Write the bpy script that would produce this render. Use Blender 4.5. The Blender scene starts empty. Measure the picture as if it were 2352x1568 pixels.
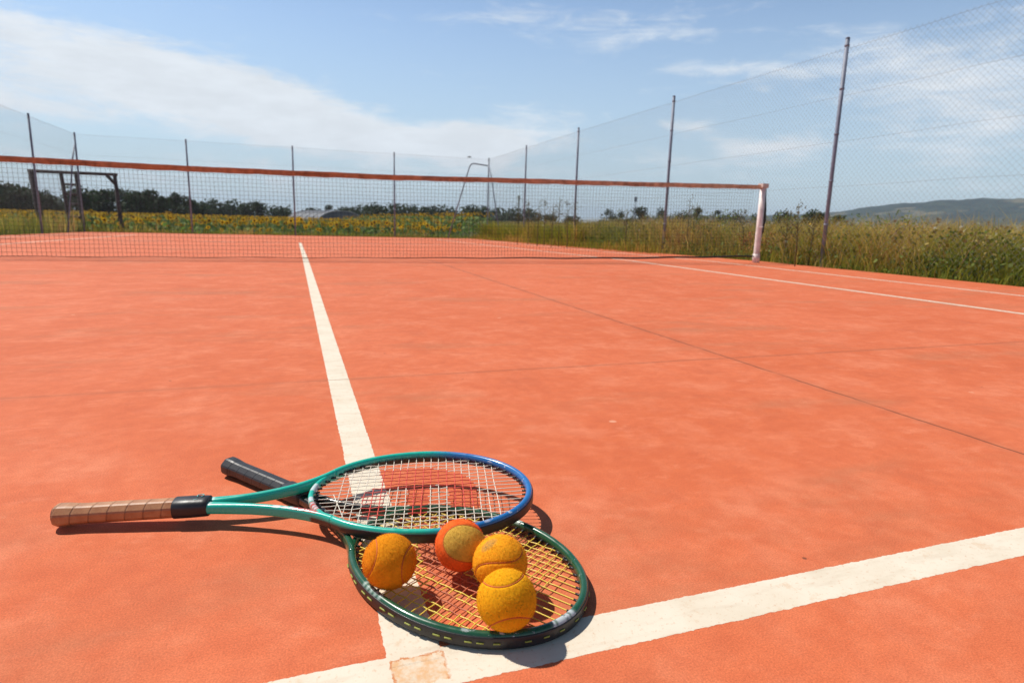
import bpy, math, random
import numpy as np
from mathutils import Vector, Matrix

random.seed(7)
RNG = np.random.default_rng(11)
C = bpy.context.scene.collection
PI = math.pi
R = math.radians

# ------------------------------------------------------------------ helpers
def tag(o, label=None, cat=None, group=None, kind=None):
    if label: o['label'] = label
    if cat: o['category'] = cat
    if group: o['group'] = group
    if kind: o['kind'] = kind
    return o

def empty(name, loc=(0, 0, 0), label=None, cat=None, group=None):
    o = bpy.data.objects.new(name, None)
    o.empty_display_size = .1
    C.objects.link(o); o.location = loc
    return tag(o, label, cat, group)

def copy_tree(o, parent=None):
    c = o.copy(); C.objects.link(c)
    if parent: c.parent = parent
    for ch in list(o.children): copy_tree(ch, c)
    return c

class MB:
    """collects vertices / faces / material slots / colours -> one mesh"""
    def __init__(s): s.v = []; s.f = []; s.m = []; s.c = []
    def add(s, v, f, m=0, col=None):
        b = len(s.v); s.v += [tuple(p) for p in v]
        s.f += [tuple(i + b for i in q) for q in f]
        s.m += [m] * len(f)
        if col is None: col = [(1, 1, 1)] * len(v)
        elif not hasattr(col[0], '__len__'): col = [col] * len(v)
        s.c += [tuple(q) for q in col]
    def box(s, lo, hi, m=0, col=None):
        x0, y0, z0 = lo; x1, y1, z1 = hi
        v = [(x0,y0,z0),(x1,y0,z0),(x1,y1,z0),(x0,y1,z0),(x0,y0,z1),(x1,y0,z1),(x1,y1,z1),(x0,y1,z1)]
        s.add(v, [(0,3,2,1),(4,5,6,7),(0,1,5,4),(1,2,6,5),(2,3,7,6),(3,0,4,7)], m, col)
    def tube(s, pts, r, n=8, m=0, cap=True, col=None, closed=False, up=None):
        pts = [Vector(p) for p in pts]; N = len(pts)
        rr = r if hasattr(r, '__len__') else [r] * N
        ref = Vector(up) if up else Vector((0, 0, 1))
        v = []; f = []; pn = None
        for i in range(N):
            if closed: t = pts[(i+1) % N] - pts[i-1]
            else: t = pts[min(i+1, N-1)] - pts[max(i-1, 0)]
            if t.length < 1e-9: t = Vector((0, 0, 1))
            t.normalize()
            if pn is None:
                a = ref if abs(t.dot(ref)) < .95 else Vector((1, 0, 0))
                nn = (a - t * a.dot(t)).normalized()
            else: nn = (pn - t * pn.dot(t)).normalized()
            pn = nn; b = t.cross(nn)
            for k in range(n):
                a = 2 * PI * k / n
                v.append(pts[i] + (nn * math.cos(a) + b * math.sin(a)) * rr[i])
        for i in range(N if closed else N - 1):
            j = (i + 1) % N
            for k in range(n):
                l = (k + 1) % n
                f.append((i*n+k, i*n+l, j*n+l, j*n+k))
        if cap and not closed:
            f.append(tuple(range(n-1, -1, -1))); f.append(tuple((N-1)*n + k for k in range(n)))
        s.add(v, f, m, col)
    def mesh(s, name, mats, smooth=True):
        me = bpy.data.meshes.new(name)
        me.from_pydata(s.v, [], s.f)
        for mt in (mats if isinstance(mats, (list, tuple)) else [mats]): me.materials.append(mt)
        me.polygons.foreach_set('material_index', s.m)
        if smooth: me.polygons.foreach_set('use_smooth', [True] * len(s.f))
        a = me.color_attributes.new('Col', 'FLOAT_COLOR', 'POINT')
        c = np.ones((len(s.v), 4), np.float32); c[:, :3] = np.array(s.c, np.float32).reshape(-1, 3)
        a.data.foreach_set('color', c.ravel()); me.update()
        return me
    def build(s, name, mats, parent=None, smooth=True, **kw):
        o = bpy.data.objects.new(name, s.mesh(name, mats, smooth)); C.objects.link(o)
        if parent: o.parent = parent
        return tag(o, **kw)

def raw_mesh(name, v, f, cols, mats, midx=None, smooth=False, parent=None, **kw):
    """fast numpy mesh; f: (n,3) or (n,4)"""
    me = bpy.data.meshes.new(name); v = np.asarray(v, np.float32); f = np.asarray(f, np.int32)
    n, k = f.shape
    me.vertices.add(len(v)); me.vertices.foreach_set('co', v.ravel())
    me.loops.add(n*k); me.loops.foreach_set('vertex_index', f.ravel())
    me.polygons.add(n); me.polygons.foreach_set('loop_start', np.arange(0, n*k, k, dtype=np.int32))
    me.polygons.foreach_set('loop_total', np.full(n, k, np.int32))
    for mt in (mats if isinstance(mats, (list, tuple)) else [mats]): me.materials.append(mt)
    if midx is not None: me.polygons.foreach_set('material_index', np.asarray(midx, np.int32))
    if smooth: me.polygons.foreach_set('use_smooth', np.ones(n, bool))
    a = me.color_attributes.new('Col', 'FLOAT_COLOR', 'POINT')
    c = np.ones((len(v), 4), np.float32); c[:, :3] = cols
    a.data.foreach_set('color', c.ravel())
    me.update(calc_edges=True); me.validate()
    o = bpy.data.objects.new(name, me); C.objects.link(o)
    if parent: o.parent = parent
    return tag(o, **kw)

# ------------------------------------------------------------------ node helpers
class NT:
    def __init__(s, tree): s.t = tree; s.n = tree.nodes; s.l = tree.links
    def new(s, typ, **kw):
        n = s.n.new(typ)
        for k, v in kw.items():
            if k == 'inp':
                for a, b in v.items():
                    if hasattr(b, 'is_output') or isinstance(b, bpy.types.NodeSocket): s.l.new(b, n.inputs[a])
                    else: n.inputs[a].default_value = b
            else: setattr(n, k, v)
        return n
    def math(s, op, a, b=0.0, c=0.0, clamp=False):
        n = s.new('ShaderNodeMath', operation=op, use_clamp=clamp)
        for i, x in enumerate((a, b, c)):
            if isinstance(x, bpy.types.NodeSocket): s.l.new(x, n.inputs[i])
            else: n.inputs[i].default_value = x
        return n.outputs[0]
    def noise(s, vec, scale, detail=4, rough=.55, dist=0):
        n = s.new('ShaderNodeTexNoise'); s.l.new(vec, n.inputs['Vector'])
        n.inputs['Scale'].default_value = scale; n.inputs['Detail'].default_value = detail
        n.inputs['Roughness'].default_value = rough; n.inputs['Distortion'].default_value = dist
        return n.outputs[0]
    def mapr(s, x, a, b, c=0., d=1., smooth=True):
        n = s.new('ShaderNodeMapRange'); n.interpolation_type = 'SMOOTHSTEP' if smooth else 'LINEAR'
        s.l.new(x, n.inputs[0])
        for i, q in enumerate((a, b, c, d)): n.inputs[i+1].default_value = q
        return n.outputs[0]
    def mix(s, fac, a, b, mode='MIX'):
        n = s.new('ShaderNodeMix', data_type='RGBA', blend_type=mode)
        for i, x in ((0, fac), (6, a), (7, b)):
            if isinstance(x, bpy.types.NodeSocket): s.l.new(x, n.inputs[i])
            elif i == 0: n.inputs[0].default_value = x
            else: n.inputs[i].default_value = (*x, 1) if len(x) == 3 else x
        return n.outputs[2]
    def scaled(s, vec, sc, loc=(0, 0, 0), rot=(0, 0, 0)):
        n = s.new('ShaderNodeMapping'); s.l.new(vec, n.inputs[0])
        n.inputs['Scale'].default_value = sc; n.inputs['Location'].default_value = loc; n.inputs['Rotation'].default_value = rot
        return n.outputs[0]

def mat(name, col=(.5, .5, .5), rough=.6, metal=0., spec=.5, attr=False, noise=None, bump=None, coat=0., trans=0., sheen=0.):
    """noise=(scale, amount) mottles the colour, bump=(scale, strength, distance)"""
    m = bpy.data.materials.new(name); m.use_nodes = True
    g = NT(m.node_tree); p = g.n['Principled BSDF']
    p.inputs['Roughness'].default_value = rough; p.inputs['Metallic'].default_value = metal
    p.inputs['Specular IOR Level'].default_value = spec; p.inputs['Coat Weight'].default_value = coat
    p.inputs['Sheen Weight'].default_value = sheen
    tc = g.new('ShaderNodeTexCoord').outputs['Object']
    if attr:
        c = g.new('ShaderNodeAttribute', attribute_name='Col').outputs[0]
        if attr == 'tint': c = g.mix(1., c, col, 'MULTIPLY')
    else:
        c = g.new('ShaderNodeRGB').outputs[0]; c.default_value = (*col, 1)
    if noise:
        f = g.mapr(g.noise(tc, noise[0], 5, .6), .3, .7, 1 - noise[1], 1 + noise[1], False)
        n = g.new('ShaderNodeVectorMath', operation='SCALE'); g.l.new(c, n.inputs[0]); g.l.new(f, n.inputs['Scale']); c = n.outputs[0]
    g.l.new(c, p.inputs['Base Color'])
    if bump:
        b = g.new('ShaderNodeBump', inp={'Strength': bump[1], 'Distance': bump[2]})
        g.l.new(g.noise(tc, bump[0], 4, .6), b.inputs['Height']); g.l.new(b.outputs[0], p.inputs['Normal'])
    if trans:
        t = g.new('ShaderNodeBsdfTranslucent'); g.l.new(c, t.inputs[0])
        mx = g.new('ShaderNodeMixShader', inp={0: trans}); g.l.new(p.outputs[0], mx.inputs[1]); g.l.new(t.outputs[0], mx.inputs[2])
        g.l.new(mx.outputs[0], g.n['Material Output'].inputs[0])
    m['_p'] = 1
    return m

# ------------------------------------------------------------------ camera
LENS_PX, YAW, PITCH, ROLL = 1420.0, .3389, .1914, .0274
CAMLOC = Vector((-.1096, -.9382, .4799))
fwd = Vector((math.sin(YAW)*math.cos(PITCH), math.cos(YAW)*math.cos(PITCH), -math.sin(PITCH)))
r0 = Vector((math.cos(YAW), -math.sin(YAW), 0)); u0 = r0.cross(fwd)
cright = math.cos(ROLL)*r0 + math.sin(ROLL)*u0; cup = -math.sin(ROLL)*r0 + math.cos(ROLL)*u0
cam = bpy.data.cameras.new('camera'); co = bpy.data.objects.new('camera', cam); C.objects.link(co)
cam.lens = 36*LENS_PX/2352; cam.sensor_width = 36; cam.sensor_fit = 'HORIZONTAL'
cam.clip_start = .01; cam.clip_end = 20000
co.matrix_world = Matrix(((cright.x, cup.x, -fwd.x, CAMLOC.x), (cright.y, cup.y, -fwd.y, CAMLOC.y), (cright.z, cup.z, -fwd.z, CAMLOC.z), (0, 0, 0, 1)))
cam.dof.use_dof = True; cam.dof.focus_distance = .98; cam.dof.aperture_fstop = 8
bpy.context.scene.camera = co
def horiz(px, dist):
    """world x,y at a horizontal distance along the bearing of one column of the photo (near the horizon row)"""
    q = fwd + (px-1176)/LENS_PX*cright - (505-784)/LENS_PX*cup
    q = Vector((q.x, q.y)).normalized()
    return CAMLOC.x + q.x*dist, CAMLOC.y + q.y*dist

# ------------------------------------------------------------------ sun, sky
HAZE = 1.25e-4
SUN_EL, SUN_AZ = 55., -47.        # azimuth: the way the shadows fall, from +X
sd = Vector((math.cos(R(SUN_AZ))*math.cos(R(SUN_EL)), math.sin(R(SUN_AZ))*math.cos(R(SUN_EL)), -math.sin(R(SUN_EL))))
sun = bpy.data.lights.new('sun', 'SUN'); so = bpy.data.objects.new('sun', sun); C.objects.link(so)
sun.energy = 4.85; sun.angle = R(.53); sun.color = (1., .95, .87)
so.rotation_euler = sd.to_track_quat('-Z', 'Y').to_euler(); so.location = (-4, 4, 8)

w = bpy.data.worlds.new('World'); bpy.context.scene.world = w; w.use_nodes = True
g = NT(w.node_tree); bg = g.n['Background']
sky = g.new('ShaderNodeTexSky', sky_type='NISHITA', sun_disc=False)
sky.sun_elevation = R(SUN_EL); sky.sun_rotation = math.atan2(-sd.x, -sd.y)
sky.altitude = 100; sky.air_density = 1.0; sky.dust_density = .35; sky.ozone_density = 1.6
SKY_STR = .085
tc = g.new('ShaderNodeTexCoord').outputs['Generated']
sx = g.new('ShaderNodeSeparateXYZ'); g.l.new(tc, sx.inputs[0])
az = g.math('MULTIPLY', g.math('ARCTAN2', sx.outputs[0], sx.outputs[1]), 180/PI)
el = g.math('MULTIPLY', g.math('ARCSINE', sx.outputs[2]), 180/PI)
cb = g.new('ShaderNodeCombineXYZ'); g.l.new(az, cb.inputs[0]); g.l.new(el, cb.inputs[1])
base = cb.outputs[0]
# wind-drawn warp of the cloud field
wn = g.new('ShaderNodeTexNoise'); g.l.new(g.scaled(base, (.11, .26, 1)), wn.inputs['Vector'])
wn.inputs['Scale'].default_value = 1.; wn.inputs['Detail'].default_value = 6; wn.inputs['Roughness'].default_value = .6
wv = g.new('ShaderNodeVectorMath', operation='SUBTRACT'); g.l.new(wn.outputs['Color'], wv.inputs[0]); wv.inputs[1].default_value = (.5, .5, .5)
ws = g.new('ShaderNodeVectorMath', operation='MULTIPLY'); g.l.new(wv.outputs[0], ws.inputs[0]); ws.inputs[1].default_value = (9, 3.6, 0)
wa = g.new('ShaderNodeVectorMath', operation='ADD'); g.l.new(base, wa.inputs[0]); g.l.new(ws.outputs[0], wa.inputs[1])
warped = wa.outputs[0]
# banks of cloud: bearing, elevation, half width, half height (degrees), tilt, weight
BANKS = [(-11, 9.6, 17, 4.6, -4, 1.15), (-2, 8.6, 13, 4.2, -10, 1.0), (10, 6.6, 16, 2.9, -4, 1.1), (17, 7.4, 11, 2.9, 6, .95), (-16, 12.0, 12, 2.2, -8, .5), (-19, 7.0, 9, 2.0, 0, .6),
         (24, 16.2, 17, 1.7, -4, .42), (30, 15.0, 12, 1.3, 4, .3), (38, 12.4, 9, 1.2, -6, .55), (49, 12.0, 13, 2.9, -8, .6), (41, 7.0, 5.5, 2.2, 6, .8), (34.5, 8.0, 3.6, 1.3, 0, .55),
         (55, 8.5, 12, 7.0, 0, .55), (34, 5.0, 14, 2.0, 0, .45), (0, 3.0, 34, 2.4, 0, .5), (60, 15.5, 9, 3, 0, .45)]
tot = None
for (a, e, ha, he, tilt, wt) in BANKS:
    mp = g.new('ShaderNodeMapping', vector_type='TEXTURE'); g.l.new(warped, mp.inputs[0])
    mp.inputs['Location'].default_value = (a, e, 0); mp.inputs['Rotation'].default_value = (0, 0, R(tilt)); mp.inputs['Scale'].default_value = (ha, he, 1)
    gr = g.new('ShaderNodeTexGradient', gradient_type='SPHERICAL'); g.l.new(mp.outputs[0], gr.inputs[0])
    v = g.math('MULTIPLY', gr.outputs['Fac'], wt)
    tot = v if tot is None else g.math('ADD', tot, v)
fine = g.noise(g.scaled(base, (.17, .55, 1), rot=(0, 0, R(4))), 1.3, 6, .68, .9)
wisp = g.noise(g.scaled(base, (.06, .75, 1), rot=(0, 0, R(-7))), 1., 5, .6, .8)
dens = g.math('ADD', tot, g.math('ADD', g.math('MULTIPLY', g.math('SUBTRACT', fine, .5), 1.15), g.math('MULTIPLY', g.math('SUBTRACT', wisp, .5), .85)))
cov = g.mapr(dens, .08, .92, 0., .97)
gain = g.math('MULTIPLY', g.mapr(el, 14, 42, 1.66, .62), SKY_STR)        # bright milky air low down, deeper sky overhead
skyc = g.new('ShaderNodeVectorMath', operation='SCALE'); g.l.new(g.mix(g.mapr(el, 0, 24, .78, 0), g.mix(1., sky.outputs[0], (.98, 1.0, 1.03), 'MULTIPLY'), (3.75, 4.75, 5.5)), skyc.inputs[0]); g.l.new(gain, skyc.inputs['Scale'])
shade = g.mapr(g.noise(g.scaled(base, (.16, .5, 1)), 1., 5, .6), .3, .7, .94, 1.04)
cc = g.new('ShaderNodeVectorMath', operation='SCALE'); cc.inputs[0].default_value = (.815, .868, .925); g.l.new(shade, cc.inputs['Scale'])
g.l.new(g.mix(cov, skyc.outputs[0], cc.outputs[0]), bg.inputs[0]); bg.inputs[1].default_value = 1.0
w.cycles.sampling_method = 'MANUAL'; w.cycles.sample_map_resolution = 512

# ------------------------------------------------------------------ ground
def zc(y):                      # the court falls 1.2 % beyond the net
    return -.012*max(0., y-6.5)
EDGE_X0, EDGE_X1, EDGE_Y0, EDGE_Y1 = -6.05, 6.42, -5.5, 21.5

def court_material():
    m = bpy.data.materials.new('red_court_concrete'); m.use_nodes = True
    g = NT(m.node_tree); p = g.n['Principled BSDF']
    o = g.new('ShaderNodeTexCoord').outputs['Object']
    big = g.noise(o, .9, 3, .6); mid = g.noise(o, 4.5, 4, .65); sm = g.noise(o, 26, 3, .65); grain = g.noise(o, 420, 2, .7); pep = g.noise(o, 1100, 0, .6)
    c = g.mix(g.mapr(big, .3, .7), (.60, .148, .058), (.665, .182, .082))
    c = g.mix(g.mapr(mid, .46, .70, 0, .7), c, (.71, .245, .135))
    c = g.mix(g.mapr(mid, .22, .46, .60, 0), c, (.46, .120, .058))
    # long pale brush streaks and scuffs
    st = g.noise(g.scaled(o, (4.2, 8., 1), rot=(0, 0, R(12))), 1.6, 4, .7)
    c = g.mix(g.mapr(st, .52, .74, 0, .60), c, (.74, .265, .150))
    st2 = g.noise(g.scaled(o, (10., 17., 1), rot=(0, 0, R(-35))), 1.5, 4, .7)
    c = g.mix(g.mapr(st2, .62, .78, 0, .55), c, (.78, .34, .20))
    gy = g.noise(g.scaled(o, (1., 2.6, 1)), .8, 4, .7)
    c = g.mix(g.mapr(gy, .50, .70, 0, .75), c, (.47, .180, .095))
    blo = g.noise(o, 11, 4, .68)
    c = g.mix(g.mapr(blo, .50, .68, 0, .32), c, (.72, .235, .120)); c = g.mix(g.mapr(blo, .30, .48, .30, 0), c, (.50, .118, .052))
    c = g.mix(g.mapr(sm, .3, .7, .0, .40), c, (.52, .115, .048))
    gf = g.mapr(grain, .25, .75, .74, 1.26, False)
    sc = g.new('ShaderNodeVectorMath', operation='SCALE'); g.l.new(c, sc.inputs[0]); g.l.new(gf, sc.inputs['Scale']); c = sc.outputs[0]
    pf = g.mapr(pep, .3, .7, .92, 1.08, False)
    sc = g.new('ShaderNodeVectorMath', operation='SCALE'); g.l.new(c, sc.inputs[0]); g.l.new(pf, sc.inputs['Scale']); c = sc.outputs[0]
    # pale chips and dark specks
    vo = g.new('ShaderNodeTexVoronoi', feature='F1'); g.l.new(o, vo.inputs['Vector']); vo.inputs['Scale'].default_value = 3.1
    chip = g.mapr(g.math('ADD', vo.outputs['Distance'], g.math('MULTIPLY', sm, .05)), .050, .062, 1, 0)
    c = g.mix(g.math('MULTIPLY', chip, .5), c, (.80, .50, .36))
    v2 = g.new('ShaderNodeTexVoronoi', feature='F1'); g.l.new(o, v2.inputs['Vector']); v2.inputs['Scale'].default_value = 7.3
    c = g.mix(g.math('MULTIPLY', g.mapr(v2.outputs['Distance'], .018, .030, 1, 0), .75), c, (.10, .045, .03))
    # saw-cut slab joints
    s = g.new('ShaderNodeSeparateXYZ'); g.l.new(o, s.inputs[0]); X, Y = s.outputs[0], s.outputs[1]
    wob = g.math('MULTIPLY', g.math('SUBTRACT', g.noise(o, 7, 4, .6), .5), .018)
    brk = g.mapr(g.noise(o, 5, 3, .6), .32, .5, .35, 1)
    def joint(co, at, hw, k):
        d = g.math('ABSOLUTE', g.math('SUBTRACT', g.math('ADD', co, wob), at))
        return g.math('MULTIPLY', g.math('MULTIPLY', g.mapr(d, hw*.5, hw*1.6, 1, 0), brk), k)
    def halo(co, at, hw, k):
        d = g.math('ABSOLUTE', g.math('SUBTRACT', g.math('ADD', co, wob), at))
        return g.math('MULTIPLY', g.mapr(d, 0, hw, 1, 0), k)
    jx = joint(X, 1.415, .0030, .80); jm = joint(X, -2.6, .003, .7); jy = g.math('MULTIPLY', joint(Y, .93, .0026, .52), g.mapr(X, -.6, 1.3, .38, 1)); jy2 = joint(Y, 4.9, .003, .5); jy3 = joint(Y, -3.2, .003, .6)
    jx = g.math('MULTIPLY', jx, g.mapr(Y, 5.2, 6.6, 1, .25))
    c = g.mix(g.math('MAXIMUM', halo(X, 1.415, .05, .16), halo(Y, .93, .035, .14)), c, (.30, .13, .08))
    j = g.math('MAXIMUM', g.math('MAXIMUM', jx, jm), g.math('MAXIMUM', jy, g.math('MAXIMUM', jy2, jy3)))
    c = g.mix(j, c, (.075, .035, .022)); c = g.mix(1., c, (1.03, .945, .86), 'MULTIPLY')
    g.l.new(c, p.inputs['Base Color']); p.inputs['Roughness'].default_value = .82; p.inputs['Specular IOR Level'].default_value = .25
    hgt = g.noise(o, 420, 2, .7)
    b = g.new('ShaderNodeBump', inp={'Strength': .35, 'Distance': .0012}); g.l.new(hgt, b.inputs['Height']); g.l.new(b.outputs[0], p.inputs['Normal'])
    return m
M_COURT = court_material()

def line_material():
    m = bpy.data.materials.new('worn_white_line_paint'); m.use_nodes = True
    g = NT(m.node_tree); p = g.n['Principled BSDF']
    o = g.new('ShaderNodeTexCoord').outputs['Object']
    s = g.new('ShaderNodeSeparateXYZ'); g.l.new(o, s.inputs[0]); X, Y = s.outputs[0], s.outputs[1]
    c = g.mix(g.mapr(g.noise(o, 9, 5, .6), .35, .7), (.78, .69, .555), (.71, .61, .47))
    c = g.mix(g.mapr(g.noise(g.scaled(o, (3, 14, 1)), 3, 5, .6), .50, .74, 0, .6), c, (.60, .47, .34))
    c = g.mix(g.mapr(g.noise(o, 150, 4, .7), .56, .70, 0, .6), c, (.62, .37, .21)); c = g.mix(g.mapr(g.noise(o, 22, 5, .7), .58, .70, 0, .55), c, (.66, .45, .28))
    c = g.mix(g.mapr(g.noise(o, 330, 2, .6), .70, .76, 0, .7), c, (.28, .16, .11))
    # rubbed orange patch where the two lines meet
    n = g.noise(o, 60, 4, .7); n2 = g.math('MULTIPLY', g.math('SUBTRACT', g.noise(o, 60, 5, .7), .5), .016)
    Xw = g.math('ADD', X, n2); Yw = g.math('ADD', Y, n2)
    inx = g.math('MULTIPLY', g.math('GREATER_THAN', Xw, -.027), g.math('LESS_THAN', Xw, .031))
    iny = g.math('MULTIPLY', g.math('GREATER_THAN', Yw, -.372), g.math('LESS_THAN', Yw, -.329))
    inside = g.math('MULTIPLY', inx, iny)
    c = g.mix(g.math('MULTIPLY', inside, g.mapr(n, .34, .66, .10, .92)), c, (.70, .40, .19))
    ex = g.math('MINIMUM', g.math('ABSOLUTE', g.math('ADD', Xw, .027)), g.math('ABSOLUTE', g.math('SUBTRACT', Xw, .031)))
    ey = g.math('ABSOLUTE', g.math('ADD', Yw, .329))
    edge = g.math('MAXIMUM', g.math('MULTIPLY', g.math('LESS_THAN', ex, .0016), iny), g.math('MULTIPLY', g.math('LESS_THAN', ey, .0014), inx))
    c = g.mix(g.math('MULTIPLY', edge, g.mapr(g.noise(o, 80, 3), .35, .6, .15, 1.)), c, (.60, .24, .10))
    # old paint seam where the slab joint crosses the centre line, brushed overlaps beyond
    js = g.mapr(g.math('ABSOLUTE', g.math('SUBTRACT', g.math('ADD', Y, n2), .93)), .002, .006, .8, 0)
    c = g.mix(js, c, (.42, .26, .17))
    g.l.new(c, p.inputs['Base Color']); p.inputs['Roughness'].default_value = .75; p.inputs['Specular IOR Level'].default_value = .3
    b = g.new('ShaderNodeBump', inp={'Strength': .3, 'Distance': .001}); g.l.new(g.noise(o, 380, 3, .7), b.inputs['Height']); g.l.new(b.outputs[0], p.inputs['Normal'])
    return m
M_LINE = line_material()

# court slab: fine enough across the break in slope
mb = MB()
ys = [EDGE_Y0, -2, 0, 3, 6.5, 9, 12, 15, 18, EDGE_Y1]; xs = [EDGE_X0, -3, 0, 3, EDGE_X1]
v = [(x, y, zc(y)) for y in ys for x in xs]; nx = len(xs); f = []
for j in range(len(ys)-1):
    for i in range(nx-1): f.append((j*nx+i, j*nx+i+1, (j+1)*nx+i+1, (j+1)*nx+i))
mb.add(v, f)
rim = [(x, EDGE_Y0) for x in xs] + [(EDGE_X1, y) for y in ys[1:]] + [(x, EDGE_Y1) for x in xs[::-1][1:]] + [(EDGE_X0, y) for y in ys[::-1][1:-1]]
rv = [(x, y, zc(y)) for x, y in rim] + [(x, y, zc(y)-.35) for x, y in rim]; n = len(rim)
mb.add(rv, [(i, i+n, (i+1) % n+n, (i+1) % n) for i in range(n)])
mb.build('court', M_COURT, smooth=False, kind='structure')

def stripe(name, p0, p1, wd, step, jit, z=.001):
    p0 = Vector(p0); p1 = Vector(p1); d = p1-p0; L = d.length; d.normalize(); nrm = Vector((-d.y, d.x))
    n = max(2, int(L/step)); mb = MB(); v = []
    a = b = 0.
    for i in range(n+1):
        a = a*.45 + random.gauss(0, jit); b = b*.45 + random.gauss(0, jit)
        q = p0 + d*(L*i/n)
        for s_, jj in ((-1, a), (1, b)):
            k = q + nrm*(s_*(wd/2)+jj); v.append((k.x, k.y, zc(k.y)+z))
    mb.add(v, [(2*i, 2*i+1, 2*i+3, 2*i+2)[::-1] for i in range(n)])
    return mb.build(name, M_LINE, smooth=False, kind='structure')
SY = -.36                                   # middle of the near service line
stripe('centre_service_line', (0, -.339), (0, 6.5), .060, .003, .0005, z=.0003)
stripe('service_line', (-4.1, SY-.0075), (4.08, SY+.0225), .062, .003, .0005, z=.00015)
stripe('singles_sideline', (4.13, -5.2), (4.20, 6.5), .056, .05, .001)
stripe('doubles_sideline', (5.38, -5.2), (5.48, 6.5), .05, .05, .001)
stripe('centre_service_line', (0, 6.501), (0, 12.8), .055, .1, .001)
stripe('service_line', (-4.1, 12.83), (4.12, 12.83), .055, .1, .001)
stripe('baseline', (-5.46, 18.3), (5.5, 18.3), .07, .1, .001)
stripe('singles_sideline', (4.20, 6.5), (4.12, 18.26), .05, .1, .001)
stripe('doubles_sideline', (5.48, 6.5), (5.5, 18.26), .05, .1, .001)
stripe('singles_sideline', (-4.12, -5.2), (-4.12, 18.26), .05, .1, .001)
stripe('doubles_sideline', (-5.46, -5.2), (-5.46, 18.26), .05, .1, .001)

# land around the court
M_SOIL = mat('dry_meadow_soil', (.10, .095, .035), .95, noise=(.8, .5), bump=(30, .5, .05))
def zland(x, y):
    dx = max(EDGE_X0-x, x-EDGE_X1, 0); dy = max(EDGE_Y0-y, y-EDGE_Y1, 0)
    back = -.95*min(1, max(0, (y-EDGE_Y1)/1.6)) if y > EDGE_Y1 else 0
    side = -.05 - .07*min(1, dx/2)
    z = min(side, zc(min(y, EDGE_Y1))-.04)
    k = min(1, max(0, (x-5.5)/5))                  # meadow side stays high, field side lies lower
    return z + back*(1-k) - (.2*k if y > EDGE_Y1 else 0)
xs = [-6000, -2500, -1000, -400, -150, -60, -25, -12, -8, EDGE_X0-.01, -3, 0, 3, 5.6, EDGE_X1-.02, EDGE_X1+.02, 7, 8, 10, 14, 25, 60, 150, 400, 1000, 2500, 6000]
ys = [-6000, -1000, -150, -30, -10, EDGE_Y0-.01, 0, 6.5, 12, 18, EDGE_Y1-.02, EDGE_Y1+.02, 21.9, 22.4, 23.2, 26, 35, 60, 150, 400, 1000, 2500, 7000]
mb = MB(); nx = len(xs); v = []
for y in ys:
    for x in xs:
        z = zland(x, y)
        if EDGE_X0 < x < EDGE_X1 and EDGE_Y0 < y < EDGE_Y1: z = zc(y)-.3
        v.append((x, y, z))
mb.add(v, [(j*nx+i, j*nx+i+1, (j+1)*nx+i+1, (j+1)*nx+i) for j in range(len(ys)-1) for i in range(nx-1)])
mb.build('ground', M_SOIL, kind='structure')

# wooded ridge far off
def hill():
    m = bpy.data.materials.new('wooded_hillside'); m.use_nodes = True
    g = NT(m.node_tree); p = g.n['Principled BSDF']; o = g.new('ShaderNodeTexCoord').outputs['Object']
    c = g.mix(g.mapr(g.noise(o, .012, 6, .65), .42, .6), (.018, .028, .024), (.055, .070, .045))
    c = g.mix(g.mapr(g.noise(g.scaled(o, (1, 1, 3)), .0065, 4, .6), .57, .62, 0, .8), c, (.24, .20, .12))
    c = g.mix(g.mapr(g.noise(o, .05, 4, .7), .3, .7, 0, .6), c, (.02, .035, .02))
    g.l.new(c, p.inputs['Base Color']); p.inputs['Roughness'].default_value = 1; p.inputs['Specular IOR Level'].default_value = 0
    prof = [(1350, 0), (1500, 36), (1640, 58), (1750, 56), (1930, 74), (2000, 90), (2100, 122), (2200, 145), (2350, 152), (2500, 150), (2750, 128), (3000, 95), (3300, 60), (3700, 0)]
    D = 3400; mb = MB(); v = []; rows = 26; N = 180
    for i in range(N+1):
        px = 1350 + 2350*i/N
        k = 0
        while k < len(prof)-2 and prof[k+1][0] < px: k += 1
        a, b = prof[k], prof[k+1]; t = (px-a[0])/(b[0]-a[0]); H = a[1]+(b[1]-a[1])*t
        H *= 1 + .018*math.sin(px*.031)+.014*math.sin(px*.083+1)+.008*math.sin(px*.21)
        ang = math.radians(19.1 + (min(px, 2352)-1176)/1176*39 + max(0, px-2352)*.028)
        for j in range(rows):
            s = j/(rows-1); dd = D-900+1800*s
            hh = H*math.sin(PI*s)**1.1*(1+.05*math.sin(ang*60+s*9)*math.cos(PI*(s-.5))**.5*(abs(s-.5) > .12)) if 0 < s < 1 else 0
            v.append((CAMLOC.x+math.sin(ang)*dd, CAMLOC.y+math.cos(ang)*dd, hh-1.2))
    mb.add(v, [(i*rows+j, (i+1)*rows+j, (i+1)*rows+j+1, i*rows+j+1) for i in range(N) for j in range(rows-1)])
    mb.build('hills', m, kind='structure')
hill()

# ------------------------------------------------------------------ tennis rackets
def ell_pt(A, A2, B, k, t):      # egg: A towards the tip, A2 towards the throat
    c = math.cos(t); return ((A if c > 0 else A2)*c+k*B*math.sin(t), B*math.sin(t))

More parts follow.
